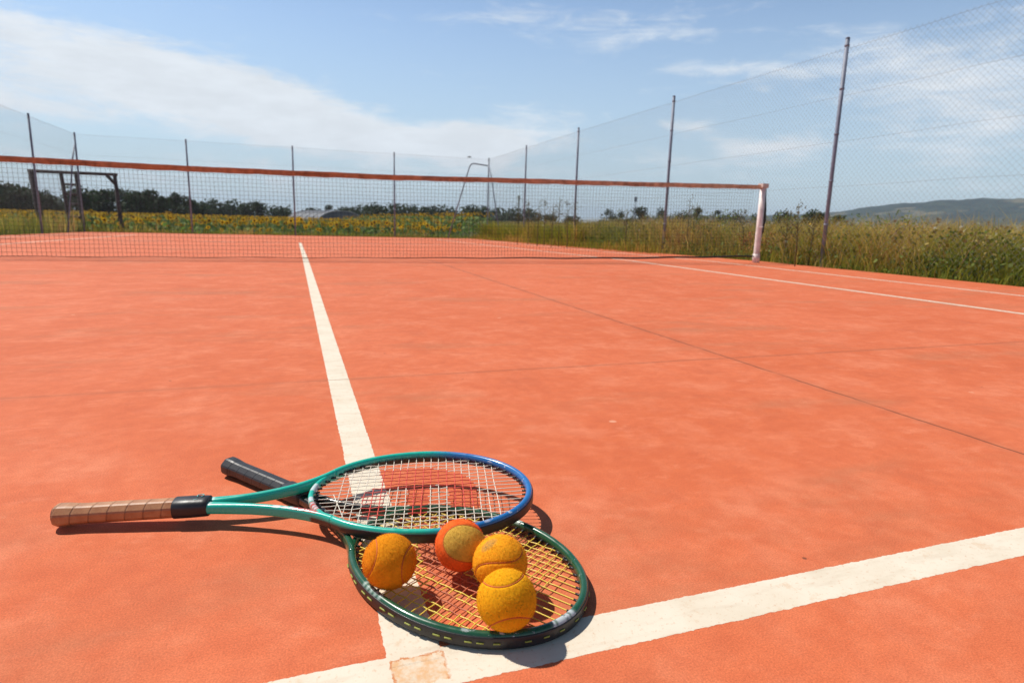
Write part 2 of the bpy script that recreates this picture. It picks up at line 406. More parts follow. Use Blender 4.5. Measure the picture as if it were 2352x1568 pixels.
def sweep(mb, path, wds, hts, closed=False, nseg=14, m=0, colf=None, expo=2.6, offn=0.):
    """super-elliptic tube in the racket plane; path of (s, l)"""
    N = len(path); v = []; cols = []; f = []
    for i in range(N):
        a = path[i-1] if (closed or i) else path[0]; b = path[(i+1) % N] if (closed or i < N-1) else path[-1]
        t = Vector((b[0]-a[0], b[1]-a[1])).normalized(); q = Vector((t.y, -t.x))     # outward for an anticlockwise hoop
        for k in range(nseg):
            an = 2*PI*k/nseg; c, s = math.cos(an), math.sin(an)
            u = math.copysign(abs(c)**(2/expo), c)*wds[i]/2; nn = math.copysign(abs(s)**(2/expo), s)*hts[i]/2+offn
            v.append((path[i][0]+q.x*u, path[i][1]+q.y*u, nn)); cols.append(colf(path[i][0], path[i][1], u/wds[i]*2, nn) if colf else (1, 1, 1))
    for i in range(N if closed else N-1):
        j = (i+1) % N
        for k in range(nseg):
            l = (k+1) % nseg; f.append((i*nseg+k, i*nseg+l, j*nseg+l, j*nseg+k))
    if not closed:
        f.append(tuple(range(nseg-1, -1, -1))); f.append(tuple((N-1)*nseg+k for k in range(nseg)))
    mb.add(v, f, m, cols)

def bez(p0, p1, p2, p3, n):
    o = []
    for i in range(n+1):
        t = i/n; a = (1-t)**3; b = 3*t*(1-t)**2; c = 3*t*t*(1-t); d = t**3
        o.append((a*p0[0]+b*p1[0]+c*p2[0]+d*p3[0], a*p0[1]+b*p1[1]+c*p2[1]+d*p3[1]))
    return o

def inpoly(x, y, poly):
    c = False; n = len(poly)
    for i in range(n):
        x0, y0 = poly[i]; x1, y1 = poly[i-1]
        if (y0 > y) != (y1 > y) and x < (x1-x0)*(y-y0)/(y1-y0)+x0: c = not c
    return c

def frame_paint(name):
    """glossy lacquer from the colour attribute, chipped to pale grey along the exposed edges"""
    m = bpy.data.materials.new(name); m.use_nodes = True
    g = NT(m.node_tree); p = g.n['Principled BSDF']; o = g.new('ShaderNodeTexCoord').outputs['Object']
    at = g.new('ShaderNodeAttribute', attribute_name='Col'); c = at.outputs[0]
    s = g.new('ShaderNodeSeparateXYZ'); g.l.new(o, s.inputs[0])
    tip = g.mapr(s.outputs[0], .02, .16, 0, 1)
    ch = g.math('MULTIPLY', g.mapr(g.noise(g.scaled(o, (1, 1, 2.2)), 55, 5, .7), .60, .66, 0, 1), tip)
    ch = g.math('MULTIPLY', ch, g.mapr(s.outputs[2], .001, .006, 0, 1))
    c = g.mix(ch, c, (.62, .64, .66))
    c = g.mix(g.mapr(g.noise(o, 190, 4, .7), .72, .78, 0, .5), c, (.45, .46, .46))
    g.l.new(c, p.inputs['Base Color']); g.l.new(g.mapr(g.noise(o, 60, 4), .3, .7, .22, .42), p.inputs['Roughness'])
    p.inputs['Coat Weight'].default_value = .35; p.inputs['Coat Roughness'].default_value = .12
    return m
def grip_mat(name, c1, c2, pitch, groove, rough):
    m = bpy.data.materials.new(name); m.use_nodes = True
    g = NT(m.node_tree); p = g.n['Principled BSDF']; o = g.new('ShaderNodeTexCoord').outputs['Object']
    s = g.new('ShaderNodeSeparateXYZ'); g.l.new(o, s.inputs[0])
    an = g.math('DIVIDE', g.math('ARCTAN2', s.outputs[2], s.outputs[1]), 2*PI)
    ph = g.math('FRACT', g.math('ADD', g.math('DIVIDE', s.outputs[0], pitch), an))
    gr = g.mapr(g.math('ABSOLUTE', g.math('SUBTRACT', ph, .5)), .43, .495, 0, 1)
    c = g.mix(g.mapr(g.noise(o, 55, 5, .65), .3, .7), c1, c2)
    c = g.mix(g.mapr(ph, 0, 1, 0, .35), c, tuple(x*1.25 for x in c2))
    c = g.mix(g.mapr(g.noise(o, 210, 4, .7), .55, .72, 0, .5), c, tuple(x*.55 for x in c1))
    c = g.mix(g.math('MULTIPLY', gr, .62), c, groove)
    g.l.new(c, p.inputs['Base Color']); p.inputs['Roughness'].default_value = rough
    h = g.math('ADD', g.math('MULTIPLY', gr, -1.), g.math('MULTIPLY', g.noise(o, 420, 3), .22))
    b = g.new('ShaderNodeBump', inp={'Strength': .45, 'Distance': .0012}); g.l.new(h, b.inputs['Height']); g.l.new(b.outputs[0], p.inputs['Normal'])
    return m
M_RUB = mat('black_bumper_plastic', (.018, .017, .018), .42, noise=(120, .35), bump=(300, .25, .0006))
M_COLLAR = mat('black_rubber_collar', (.016, .016, .019), .4, bump=(260, .3, .0005))
M_OUTER = mat('dull_outer_string', (.30, .32, .05), .5)  # outer string runs, a darker and greener yellow
M_STENCIL = mat('red_string_ink', (.74, .085, .055), .5)
M_STENCIL_OLD = mat('worn_brick_string_ink', (.55, .15, .065), .5)

def racket(name, label, cfg):
    A, A2, B, k = cfg['a'], cfg['a2'], cfg['b'], cfg['shear']; fw, fh = .0115, cfg['fh']
    Ac, Ac2, Bc = A-fw/2, A2-fw/2, B-fw/2
    root = empty(name, (0, 0, 0), label, 'tennis racket')
    # ---- frame: hoop, two throat arms, shaft under the collar
    mb = MB(); n = 260; cf = cfg['paint']
    path = [ell_pt(Ac, Ac2, Bc, k, 2*PI*i/n) for i in range(n)]
    wd = []; ht = []
    for i in range(n):
        t = 2*PI*i/n; br = max(0, min(1, (abs(t-PI) < .62)*1.0))
        wd.append(.0092 if br else fw); ht.append(fh*.72 if br else fh)
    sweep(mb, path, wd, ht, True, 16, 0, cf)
    for sg in (1, -1):
        tj = PI-sg*.60
        q = ell_pt(Ac, Ac2, Bc, k, tj); q2 = ell_pt(Ac, Ac2, Bc, k, tj-sg*.05); d = Vector((q2[0]-q[0], q2[1]-q[1])).normalized()
        hd_ = .085 if sg > 0 else .062
        pts = bez((-.352, .0046 if sg > 0 else -.0088), (-.308, .0062) if sg > 0 else (-.296, -.0150), (q[0]-d.x*hd_, q[1]-d.y*hd_), (q[0]+d.x*.006, q[1]+d.y*.006), 44)
        ws = [.0172-(.0172-fw)*min(1, (i/17)**1.5) for i in range(45)]; hs = [fh*(.86+.12*(i/44)**3) for i in range(45)]
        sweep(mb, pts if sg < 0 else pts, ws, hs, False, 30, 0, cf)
    mb.build('frame', cfg['mframe'], root)
    # ---- bumper and grommet strip round the outside, small barrels inside
    mb = MB(); t0 = PI-.75; n2 = 190; pth = [ell_pt(Ac+fw*.44, Ac2+fw*.44, Bc+fw*.44, k, -t0+2*t0*i/n2) for i in range(n2+1)]
    sweep(mb, pth, [.0026]*(n2+1), [cfg['bh']*min(1, .35+min(i, n2-i)/14) for i in range(n2+1)], False, 10, 0, None, 4, cfg['boff'])
    Ai, Ai2, Bi = A-fw*1.0, A2-fw*1.0, B-fw*1.0
    M_ = cfg['mains']; X_ = cfg['crosses']
    def ends_main(l):
        c = math.sqrt(max(0, 1-(l/Bi)**2)); return k*l-Ai2*c, k*l+Ai*c
    def ends_cross(s):
        q = Ai if s > 0 else Ai2; a = k*k/q**2+1/Bi**2; b = -2*k*s/q**2; c = s*s/q**2-1; D = math.sqrt(max(0, b*b-4*a*c)); return (-b-D)/(2*a), (-b+D)/(2*a)
    holes = []
    for l in M_:
        s0, s1 = ends_main(l); holes += [(s0, l, 1, 0), (s1, l, -1, 0)]
    for s in X_:
        l0, l1 = ends_cross(s); holes += [(s, l0, 0, 1), (s, l1, 0, -1)]
    for (s, l, a, b) in holes:
        mb.tube([(s-a*.004, l-b*.004, 0), (s+a*.0055, l+b*.0055, 0)], [.0022, .0017], 6, 0)
    mb.build('bumper_guard', M_RUB, root)
    # ---- strings, woven
    mb = MB(); rad = cfg['srad']; step = .0058
    def strand(pts, phase_at, kind):
        n = len(pts); rows = []; fat = []
        for i in range(n-1):
            mid = ((pts[i][0]+pts[i+1][0])/2, (pts[i][1]+pts[i+1][1])/2)
            red = any(inpoly(mid[0], mid[1], p) for p in cfg['ink'])
            rows.append(1 if red else 0)
        fat = [1.18 if (rows[min(i, n-2)] or rows[max(i-1, 0)]) else 1. for i in range(n)]
        v = []; N = 6
        for i, (s, l) in enumerate(pts):
            zz = phase_at[i]
            for q in range(N):
                a = 2*PI*q/N
                v.append((s, l+rad*fat[i]*math.cos(a), zz+rad*fat[i]*math.sin(a)) if kind == 'm' else (s+rad*fat[i]*math.cos(a), l, zz+rad*fat[i]*math.sin(a)))
        for i in range(n-1):
            vv = v[i*N:(i+2)*N]; mb.add(vv, [(q, (q+1) % N, N+(q+1) % N, N+q) for q in range(N)], rows[i])
    for a_, l in enumerate(M_):
        s0, s1 = ends_main(l); s0 -= .004; s1 += .004; n = int((s1-s0)/step)
        bow = .0006*math.sin(a_*2.3)
        pts = [(s0+(s1-s0)*i/n, l+bow*math.sin(PI*i/n)) for i in range(n+1)]
        d = X_[1]-X_[0]
        ph = [(.00062*math.cos(PI*((s-X_[0])/d+a_)) if X_[0]-d/2 < s < X_[-1]+d/2 else 0) for s, _ in pts]; strand(pts, ph, 'm')
    for b_, s in enumerate(X_):
        l0, l1 = ends_cross(s); l0 -= .004; l1 += .004; n = int((l1-l0)/step); d = M_[1]-M_[0]
        bow = .0009*math.sin(b_*1.7+.4)
        pts = [(s+bow*math.sin(2*PI*i/n), l0+(l1-l0)*i/n) for i in range(n+1)]
        ph = [(-.00062*math.cos(PI*((l-M_[0])/d+b_)) if M_[0]-d/2 < l < M_[-1]+d/2 else 0) for _, l in pts]; strand(pts, ph, 'c')
    for (p0, p1) in cfg.get('loose', []):
        mb.tube([(*p0, .002), ((p0[0]+p1[0])/2, (p0[1]+p1[1])/2, .0025), (*p1, .002)], rad, 6, 0)
    # runs of string that lie in the groove outside the hoop
    for t in cfg.get('dashes', []):
        da = .052
        pp = [ell_pt(Ac+fw*.44+.0019, Ac2+fw*.44+.0019, Bc+fw*.44+.0019, k, t+da*(q/4-.5)) for q in range(5)]
        mb.tube([(x, y, cfg['dashz']) for x, y in pp], .0010, 6, 2)
    mb.build('strings', [cfg['mstring'], cfg['mink'], M_OUTER], root)
    # ---- grip, butt cap, collar
    mb = MB(); v = []; prof = [(-.5635, .0150), (-.5628, .0172), (-.5605, .0182), (-.552, .0183), (-.545, .0180), (-.534, .0166), (-.522, .0160), (-.47, .0160), (-.43, .0159), (-.389, .0157)]
    ocs = []
    for q in range(8):
        a0 = PI/8+q*PI/4
        for dd in (-.10, .10): ocs.append(a0+dd)
    for s, r_ in prof:
        for a in ocs: v.append((s, r_*1.05*math.cos(a)-.0028, r_*.96*math.sin(a)))
    N = len(ocs); f = []
    for i in range(len(prof)-1):
        for q in range(N): f.append((i*N+q, i*N+(q+1) % N, (i+1)*N+(q+1) % N, (i+1)*N+q))
    f.append(tuple(range(N-1, -1, -1))); f.append(tuple((len(prof)-1)*N+q for q in range(N)))
    mb.add(v, f); mb.build('grip', cfg['mgrip'], root, smooth=False)
    mb = MB(); mb.tube([(-.5628, -.0028, 0), (-.5652, -.0028, 0), (-.5662, -.0028, 0)], [.0145, .0143, .0115], 16, 0); mb.build('butt_cap', M_COLLAR, root)
    mb = MB(); pr = [(-.391, .0160), (-.390, .0166), (-.365, .0166), (-.347, .0160), (-.340, .0156), (-.339, .0148)]; v = []; f = []; N = 24
    for s, r_ in pr:
        for q in range(N):
            a = 2*PI*q/N; c, s_ = math.cos(a), math.sin(a)
            v.append((s, math.copysign(abs(c)**.75, c)*r_*1.05-.0028, math.copysign(abs(s_)**.75, s_)*r_*.92))
    for i in range(len(pr)-1):
        for q in range(N): f.append((i*N+q, i*N+(q+1) % N, (i+1)*N+(q+1) % N, (i+1)*N+q))
    f.append(tuple(range(N-1, -1, -1))); f.append(tuple((len(pr)-1)*N+q for q in range(N)))
    mb.add(v, f); col = mb.build('collar', M_COLLAR, root)
    if cfg.get('emblem'):
        mb = MB()
        def on(s, l): return (s, l, .0153*math.sqrt(max(0, 1-abs(l/.0172)**2.6))+.0004)
        loop = [on(-.353+.0048*math.cos(a), .003+.0050*math.sin(a)) for a in [R(-60+x*300/14) for x in range(15)]]
        mb.tube(loop, .0007, 6, 0); mb.tube([on(-.3606+.002*q, -.0085+.0006*q) for q in range(4)], .0006, 6, 0)
        mb.tube([on(-.372, -.0085), on(-.371, -.0083)], .0008, 6, 0)
        mb.build('emblem', mat('turquoise_emblem_ink', (.16, .55, .50), .5), col)
    e = Vector((math.cos(cfg['az'])*math.cos(cfg['pit']), math.sin(cfg['az'])*math.cos(cfg['pit']), math.sin(cfg['pit'])))
    l = Vector((0, 0, 1)).cross(e).normalized(); nn = e.cross(l)
    l2 = math.cos(cfg['rol'])*l+math.sin(cfg['rol'])*nn; n3 = e.cross(l2); c = cfg['c']
    root.matrix_world = Matrix(((e.x, l2.x, n3.x, c[0]), (e.y, l2.y, n3.y, c[1]), (e.z, l2.z, n3.z, c[2]), (0, 0, 0, 1)))
    return root

TURQ = (.012, .47, .345); BLUE = (.018, .155, .43)
def lerp(a, b, t): t = max(0, min(1, t)); return tuple(a[i]+(b[i]-a[i])*t for i in range(3))
def paint_one(s, l, u, n):
    c = lerp(TURQ, BLUE, (s+.005)/.055)
    if s < -.150 and abs(l) < .050 and s > -.197:            # bridge: white and red flashes
        if .014 < l < .036 and n > 0: c = (.60, .70, .68)
        if -.022 < l < -.008 and n > 0: c = (.60, .66, .66)
        if -.048 < l < -.024 and n > -.002 and s > -.184: c = (.56, .09, .06) if int(l*420) % 3 else (.62, .64, .64)
    if -.250 < s < -.165 and l < -.030 and abs(u) < .72 and n > .0080: c = (.55, .11, .08) if s > -.205 else ((.62, .68, .64) if int(s*900) % 3 else c)
    if -.338 < s < -.312 and n > .0072 and (l > .0095 or l < -.0155 or s < -.334): c = (.45, .70, .64)
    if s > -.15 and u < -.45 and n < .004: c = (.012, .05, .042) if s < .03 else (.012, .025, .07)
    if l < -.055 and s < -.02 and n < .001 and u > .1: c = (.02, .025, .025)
    return c
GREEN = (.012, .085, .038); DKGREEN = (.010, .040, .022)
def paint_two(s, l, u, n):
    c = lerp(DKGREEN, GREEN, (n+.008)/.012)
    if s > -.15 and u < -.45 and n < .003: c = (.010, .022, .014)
    if s < -.18: c = lerp((.012, .013, .014), GREEN, (s+.24)/.05)
    if .148 < s < .175 and -.052 < l < -.012 and n > .004: c = (.50, .55, .56) if int(s*500+l*300) % 3 else (.10, .16, .12)  # white glint near the tip, painted into the frame colour
    if -.075 < s < -.02 and l < -.1 and n > .006 and int(s*700) % 2: c = (.34, .46, .40)
    if -.012 < s < .004 and l > .11 and n > .006: c = (.42, .52, .44)
    return c
M1 = [-.1045+.01229*i for i in range(18)]; X1 = [-.141+.01335*i for i in range(20)]
M2 = [-.1063+.01250*i for i in range(18)]; X2 = [-.145+.0128*i for i in range(21)]
W_INK = [[(-.085, .084), (.012, .080), (.058, .058), (.083, .012), (.033, .012), (.018, .018), (-.035, .016), (-.067, .018), (-.078, .03)],
         [(.033, .018), (.083, .016), (.083, -.062), (.038, -.058)], [(-.033, .018), (.004, .020), (.004, -.078), (-.027, -.074)], [(-.104, .0), (-.076, .034), (-.066, .018), (-.065, -.079), (-.098, -.076)]]
R2_INK = [[(-.100, .004), (-.070, .016), (-.006, -.014), (.040, -.027), (.054, -.052), (.011, -.056), (-.040, -.043)], [(-.014, -.066), (.027, -.068), (.070, -.072), (.06, -.094), (.01, -.092)]]
racket('tennis_racket', 'turquoise to blue racket with brown leather grip and red W on pale strings', dict(
    a=.1709, a2=.1905, b=.1385, shear=-.1426, fh=.0205, bh=.0150, boff=-.0018, c=(.0805, .0005, .0425), az=-.2189, pit=.0412, rol=.06, mains=M1, crosses=X1, srad=.00068, ink=W_INK,
    paint=paint_one, mink=M_STENCIL, mframe=frame_paint('turquoise_blue_lacquer'), mstring=mat('cream_string', (.86, .78, .64), .35),
    mgrip=grip_mat('brown_leather_grip', (.36, .135, .048), (.46, .215, .092), .0262, (.17, .065, .028), .5), emblem=True, loose=[((-.150, .004), (-.118, -.089))]))
racket('tennis_racket', 'dark green racket with black grip and yellow strings carrying the orange balls', dict(
    a=.1764, a2=.1930, b=.1405, shear=-.0889, fh=.0200, bh=.0150, boff=-.0012, c=(.1003, -.1843, .0122), az=-.926, pit=-.009, rol=0., mains=M2, crosses=X2, srad=.00080, ink=R2_INK,
    paint=paint_two, mink=M_STENCIL_OLD, mframe=frame_paint('dark_green_lacquer'), mstring=mat('yellow_string', (.88, .66, .085), .35), dashz=-.0006,
    dashes=[-2.36+.115*i+.03*(i % 2) for i in range(13)] + [-.86, -.62, -.46, -.30, -.10, .08, .3, .5, .7, .95, 1.2, 1.45, 1.7, 1.9, 2.1, 2.3],
    mgrip=grip_mat('black_wrapped_grip', (.017, .016, .017), (.030, .027, .027), .024, (.008, .008, .008), .42)))

# ------------------------------------------------------------------ balls
def ico(sub):
    import bmesh
    bm = bmesh.new(); bmesh.ops.create_icosphere(bm, subdivisions=sub, radius=1.); bm.verts.ensure_lookup_table()
    v = np.array([p.co[:] for p in bm.verts]); f = np.array([[p.index for p in q.verts] for q in bm.faces]); bm.free(); return v, f
ICO_V, ICO_F = ico(6)
tt = np.linspace(0, 2*PI, 600, endpoint=False); a_, b_ = .75, .25
SEAM = np.stack([a_*np.cos(tt)+b_*np.cos(3*tt), a_*np.sin(tt)-b_*np.sin(3*tt), 2*math.sqrt(a_*b_)*np.sin(2*tt)], 1); SEAM /= np.linalg.norm(SEAM, axis=1)[:, None]
SEAM_T = np.roll(SEAM, -1, 0)-np.roll(SEAM, 1, 0)
def lattice(v, freq, seed):
    """value noise on points"""
    rg = np.random.default_rng(seed); tab = rg.random(4096)
    p = v*freq+50; i = np.floor(p).astype(int); fr = p-i; fr = fr*fr*(3-2*fr); out = 0
    for dx in (0, 1):
        for dy in (0, 1):
            for dz in (0, 1):
                h = ((i[:, 0]+dx)*73+(i[:, 1]+dy)*1237+(i[:, 2]+dz)*9533) % 4096
                out = out+tab[h]*np.where(dx, fr[:, 0], 1-fr[:, 0])*np.where(dy, fr[:, 1], 1-fr[:, 1])*np.where(dz, fr[:, 2], 1-fr[:, 2])
    return out
M_FELT = mat('ball_felt', attr=True, rough=.95, spec=.08, bump=(900, .35, .0005))
M_SEAM = mat('ball_seam_rubber', (.58, .125, .010), .7, bump=(700, .3, .0004))
def ball(label, loc, rad, cA, cB, face, neck, pole, wear, seed, mark=None, speck=.18):
    root = empty('tennis_ball', loc, label, 'tennis ball', 'orange tennis balls on the green racket')
    v = ICO_V; D = v@SEAM.T; j = D.argmax(1); ang = np.arccos(np.clip(D[np.arange(len(v)), j], -1, 1))
    side = np.sign(np.einsum('ij,ij->i', v-SEAM[j], np.cross(SEAM_T[j], SEAM[j])))
    z0 = side[np.argmax(v[:, 2])]
    inA = (side == z0)
    n1 = lattice(v, 6, seed); n2 = lattice(v, 19, seed+1); n3 = .6*lattice(v, 34, seed+2)+.4*lattice(v, 75, seed+3)
    groove = np.exp(-(ang/.040)**2)
    rr = rad*(1+.012*(n2-.5)+.016*(n3-.5)-.045*groove)
    col = np.where(inA[:, None], np.array(cA)[None], np.array(cB)[None])*(.92+.20*n1[:, None]+.18*(n2[:, None]-.5)+.30*(n3[:, None]-.5))
    dark = np.clip((n3-.54)*4.5, 0, 1)*np.clip((n1-.25)*2, 0, 1)*speck
    col = col*(1-dark[:, None])+np.array(wear)[None]*dark[:, None]
    # axes: canonical face/neck -> world
    cf = np.array(face[0], float); cf /= np.linalg.norm(cf); cn = np.array(neck[0], float); cn -= cf*(cn@cf); cn /= np.linalg.norm(cn); cx = np.cross(cf, cn)
    view = np.array((CAMLOC-Vector(loc)).normalized()); rt = np.array(cright); upv = np.cross(view, rt); upv /= np.linalg.norm(upv); rt = np.cross(upv, view)
    wf = view*pole[0]+rt*face[1]+upv*face[2]; wf /= np.linalg.norm(wf)
    wn_ = rt*neck[1]+upv*neck[2]; wn_ = wn_-wf*(wn_@wf); wn_ /= np.linalg.norm(wn_); wx = np.cross(wf, wn_)
    Rm = np.outer(wf, cf)+np.outer(wn_, cn)+np.outer(wx, cx)
    if mark:
        pc = view*math.sqrt(max(0, 1-mark[0]**2-mark[1]**2))+rt*mark[0]+upv*mark[1]
        tu = rt*math.cos(mark[2])+upv*math.sin(mark[2]); tv = np.cross(pc, tu)
        q = v@Rm.T; x = (q@tu-pc@tu)/mark[3]; y = (q@tv-pc@tv)/mark[4]
        blot = np.clip(1.15-(x*x+y*y), 0, 1)**.5*(.35+.9*lattice(v, 24, 99))*((q@pc) > 0)
        col = col*(1-.75*np.clip(blot, 0, 1)[:, None])+np.array((.36, .24, .10))[None]*.75*np.clip(blot, 0, 1)[:, None]
    V = (v@Rm.T)*rr[:, None]
    # fuzz: short bent fibres
    nf = 9000; rg = np.random.default_rng(seed+9); idx = rg.integers(0, len(v), nf); ok = ang[idx] > .05; idx = idx[ok]; nf = len(idx)
    nrm = v[idx]@Rm.T; base_ = V[idx]; tang = rg.normal(size=(nf, 3)); tang -= nrm*np.einsum('ij,ij->i', tang, nrm)[:, None]; tang /= np.linalg.norm(tang, axis=1)[:, None]
    ln = rg.uniform(.0007, .0022, nf)[:, None]; wv_ = np.cross(nrm, tang)*.00013
    mid = base_+nrm*ln*.5+tang*ln*.35; tip = base_+nrm*ln*.75+tang*ln*1.0
    fv = np.stack([base_-wv_, base_+wv_, mid+wv_*.7, mid-wv_*.7, tip], 1).reshape(-1, 3); b0 = np.arange(nf)*5+len(V)
    ff = np.concatenate([np.stack([b0, b0+1, b0+2], 1), np.stack([b0, b0+2, b0+3], 1), np.stack([b0+3, b0+2, b0+4], 1)])
    fc = np.repeat(col[idx]*rg.uniform(.85, 1.2, (nf, 1)), 5, 0)
    raw_mesh('felt', np.concatenate([V, fv]), np.concatenate([ICO_F, ff]), np.concatenate([col, fc]), M_FELT, smooth=True, parent=root)
    mb = MB(); sp = (SEAM[::2]@Rm.T)*(rad*.962); mb.tube([tuple(p) for p in sp], .0011, 6, closed=True); mb.build('seam', M_SEAM, root)
    return root
ZP = (0, 0, 1); LB = (1, -1, 0)
AMB = (.66, .255, .012); YEL = (.82, .37, .010)
ball('amber orange ball with upright seams, nearest the racket throat, touching no other ball', (-.0093, -.2042, .0475), .0342, (.74, .260, .010), (.72, .225, .010), (ZP, -.02, .02), (LB, .16, 1), (1,), (.30, .09, .01), 21)
ball('two tone ball, bright orange with a round khaki yellow felt panel', (.0878, -.1898, .0475), .0338, (.62, .36, .060), (.90, .150, .028), (LB, .28, .08), (ZP, 1, -.15), (.95,), (.40, .25, .05), 33, speck=.15)
ball('yellow orange ball with a faded grey print, touching the two tone ball', (.1256, -.2479, .0480), .0350, (.88, .345, .014), (.88, .36, .016), (LB, -.05, -.72), (ZP, 1, .12), (.70,), (.40, .17, .02), 45, mark=(-.42, .62, .7, .34, .21))
ball('fuzzy golden yellow ball resting at the rim of the green racket, nearest the white line', (.1085, -.3255, .0475), .0346, YEL, YEL, (ZP, .02, -.10), (LB, 1, .17), (1,), (.20, .13, .012), 57, speck=.75)

# ------------------------------------------------------------------ net
M_NETBLK = mat('black_net_cord', (.022, .020, .020), .8)
M_BAND = mat('red_brown_headband_canvas', (.46, .180, .078), .85, attr='tint', noise=(14, .35), bump=(60, .5, .004))
M_WHITEPOST = mat('chalky_white_post_paint', (.80, .71, .66), .55, noise=(9, .25), bump=(40, .3, .002))
M_STEEL = mat('dull_grey_steel', (.20, .225, .29), .55, .0, noise=(6, .3))
M_GALV = mat('weathered_galvanised_wire', (.22, .225, .225), .6, .15)
NTOP = [(-6.1, 1.02), (-4.5, .985), (-2.76, .972), (-1.48, .958), (-.02, .962), (.97, .966), (2.415, .995), (4.35, 1.031), (5.94, 1.068), (6.1, 1.07)]
NBOT = [(-6.1, .02), (-2.87, .006), (0, .016), (2.44, .034), (3.78, .044), (4.76, .062), (6.1, .09)]
def interp(tab, x):
    for i in range(len(tab)-1):
        if x <= tab[i+1][0]: t = (x-tab[i][0])/(tab[i+1][0]-tab[i][0]); return tab[i][1]+(tab[i+1][1]-tab[i][1])*t
    return tab[-1][1]
def ynet(x): return 6.28+(6.07-x)*.029
net = empty('tennis_net', (0, ynet(0), 0), 'black mesh tennis net with red brown headband across the court', 'tennis net')
def loc_net(x, z, dy=0): return (x, ynet(x)-ynet(0)+dy, z)
XL, XR = -6.04, 6.0
mb = MB(); sp = .0415; nv = int((XR-XL)/sp); NR = 22
for i in range(nv+1):
    x = XL+(XR-XL)*i/nv; zt = interp(NTOP, x)-.03; zb = interp(NBOT, x)
    pts = [loc_net(x+.004*math.sin(x*9+q), zb+(zt-zb)*q/6, .010*math.sin(x*3+q*.8)) for q in range(7)]
    mb.tube(pts, .0014, 3, cap=False)
for r_ in range(NR+1):
    pts = []
    for i in range(0, nv+1, 3):
        x = XL+(XR-XL)*i/nv; zt = interp(NTOP, x)-.03; zb = interp(NBOT, x); fr = r_/NR
        pts.append(loc_net(x, zb+(zt-zb)*fr+.0015*math.sin(x*7+r_), .010*math.sin(x*3+fr*4.8)))
    mb.tube(pts, .0014, 3, cap=False)
mb.build('netting', M_NETBLK, net, smooth=False)
mb = MB(); v = []; f = []; n = 260
for i in range(n+1):
    x = XL-.05+(XR-XL+.09)*i/n; zt = interp(NTOP, x)
    dz = .0020*math.sin(x*5.1)*math.sin(x*2.3+1)+.001*math.sin(x*23); bt = .058+.003*math.sin(x*11)*math.sin(x*3.7)+.0015*math.sin(x*31)
    y0 = .007*math.sin(x*8)
    for (dy, z) in ((-.009+y0*.3, zt+dz), (.009+y0*.3, zt+dz), (.006+y0, zt-bt), (-.006+y0, zt-bt)): v.append(loc_net(x, z, dy))
for i in range(n):
    for q in range(4): f.append((i*4+q, i*4+(q+1) % 4, (i+1)*4+(q+1) % 4, (i+1)*4+q))
f += [(3, 2, 1, 0), (n*4, n*4+1, n*4+2, n*4+3)]
mb.add(v, f, 0, [tuple(1+(q-1)*min(1, max(0, (p[0]-.5)/5)) for q in (1.2, 2.0, 3.0)) for p in v]); mb.build('headband', M_BAND, net, smooth=False)
mb = MB(); mb.tube([loc_net(XL+(XR-XL)*i/120, interp(NBOT, XL+(XR-XL)*i/120)+.004*math.sin(i*.6), 0) for i in range(121)], [.003+.009*min(1, max(0, (i-66)/36)) for i in range(121)], 6); mb.build('bottom_cord', M_NETBLK, net)
mb = MB(); mb.tube([loc_net(x, interp(NTOP, x)-.02, 0) for x in (XR-.02, XR+.08)], .006, 6)
mb.build('tie_cord', M_NETBLK, net)
mb = MB(); mb.tube([loc_net(XR, interp(NBOT, XR), 0), loc_net(XR+.06, interp(NBOT, XR)+.004, 0)], .010, 6); mb.build('tie_cord', M_NETBLK, net)
def net_post(x, label, sg):
    y = ynet(x); r = empty('net_post', (x, y, 0), label, 'net post')
    mb = MB(); mb.tube([(0, 0, -.3), (0, 0, .06), (.001*sg, 0, .5), (.002*sg, 0, 1.045)], [.042, .042, .041, .041], 20); mb.build('pole', M_WHITEPOST, r)
    mb = MB(); mb.tube([(0, 0, .001), (0, 0, .115), (0, 0, .118)], [.050, .050, .044], 20); mb.build('base_sleeve', M_WHITEPOST, r)
    mb = MB(); mb.box((-.050, -.050, 1.030), (.050, .050, 1.088)); mb.tube([(-.058*sg, 0, 1.05), (-.03*sg, 0, 1.05)], .016, 10); mb.build('pulley_cap', mat('pinkish_worn_cap_paint', (.64, .50, .43), .6, noise=(30, .3)), r, smooth=False)
    mb = MB(); mb.box((.040*sg if sg > 0 else -.068, -.024, .42), (.068 if sg > 0 else .040*sg, .024, .62)); w_ = mb.build('winder_box', mat('dark_winder_metal', (.05, .04, .04), .5, .4), r, smooth=False)
    mb = MB(); mb.tube([(.02*sg, -.035, .50), (-.005*sg, -.075, .50), (-.055*sg, -.078, .49)], .008, 8); mb.build('crank', M_WHITEPOST, w_)
    mb = MB(); mb.tube([(.052*sg, .005, 1.04), (.058*sg, 0, .9), (.074*sg, .004, .74), (.078*sg, 0, .6), (.062*sg, .002, .45), (.046*sg, 0, .34)], [.009, .010, .017, .020, .015, .006], 8); mb.build('cable', M_NETBLK, r)
net_post(6.075, 'white painted net post with dark hanging cable at the meadow side of the court', 1)
net_post(-6.12, 'white painted net post at the far end of the net beside the gate side fence', -1)

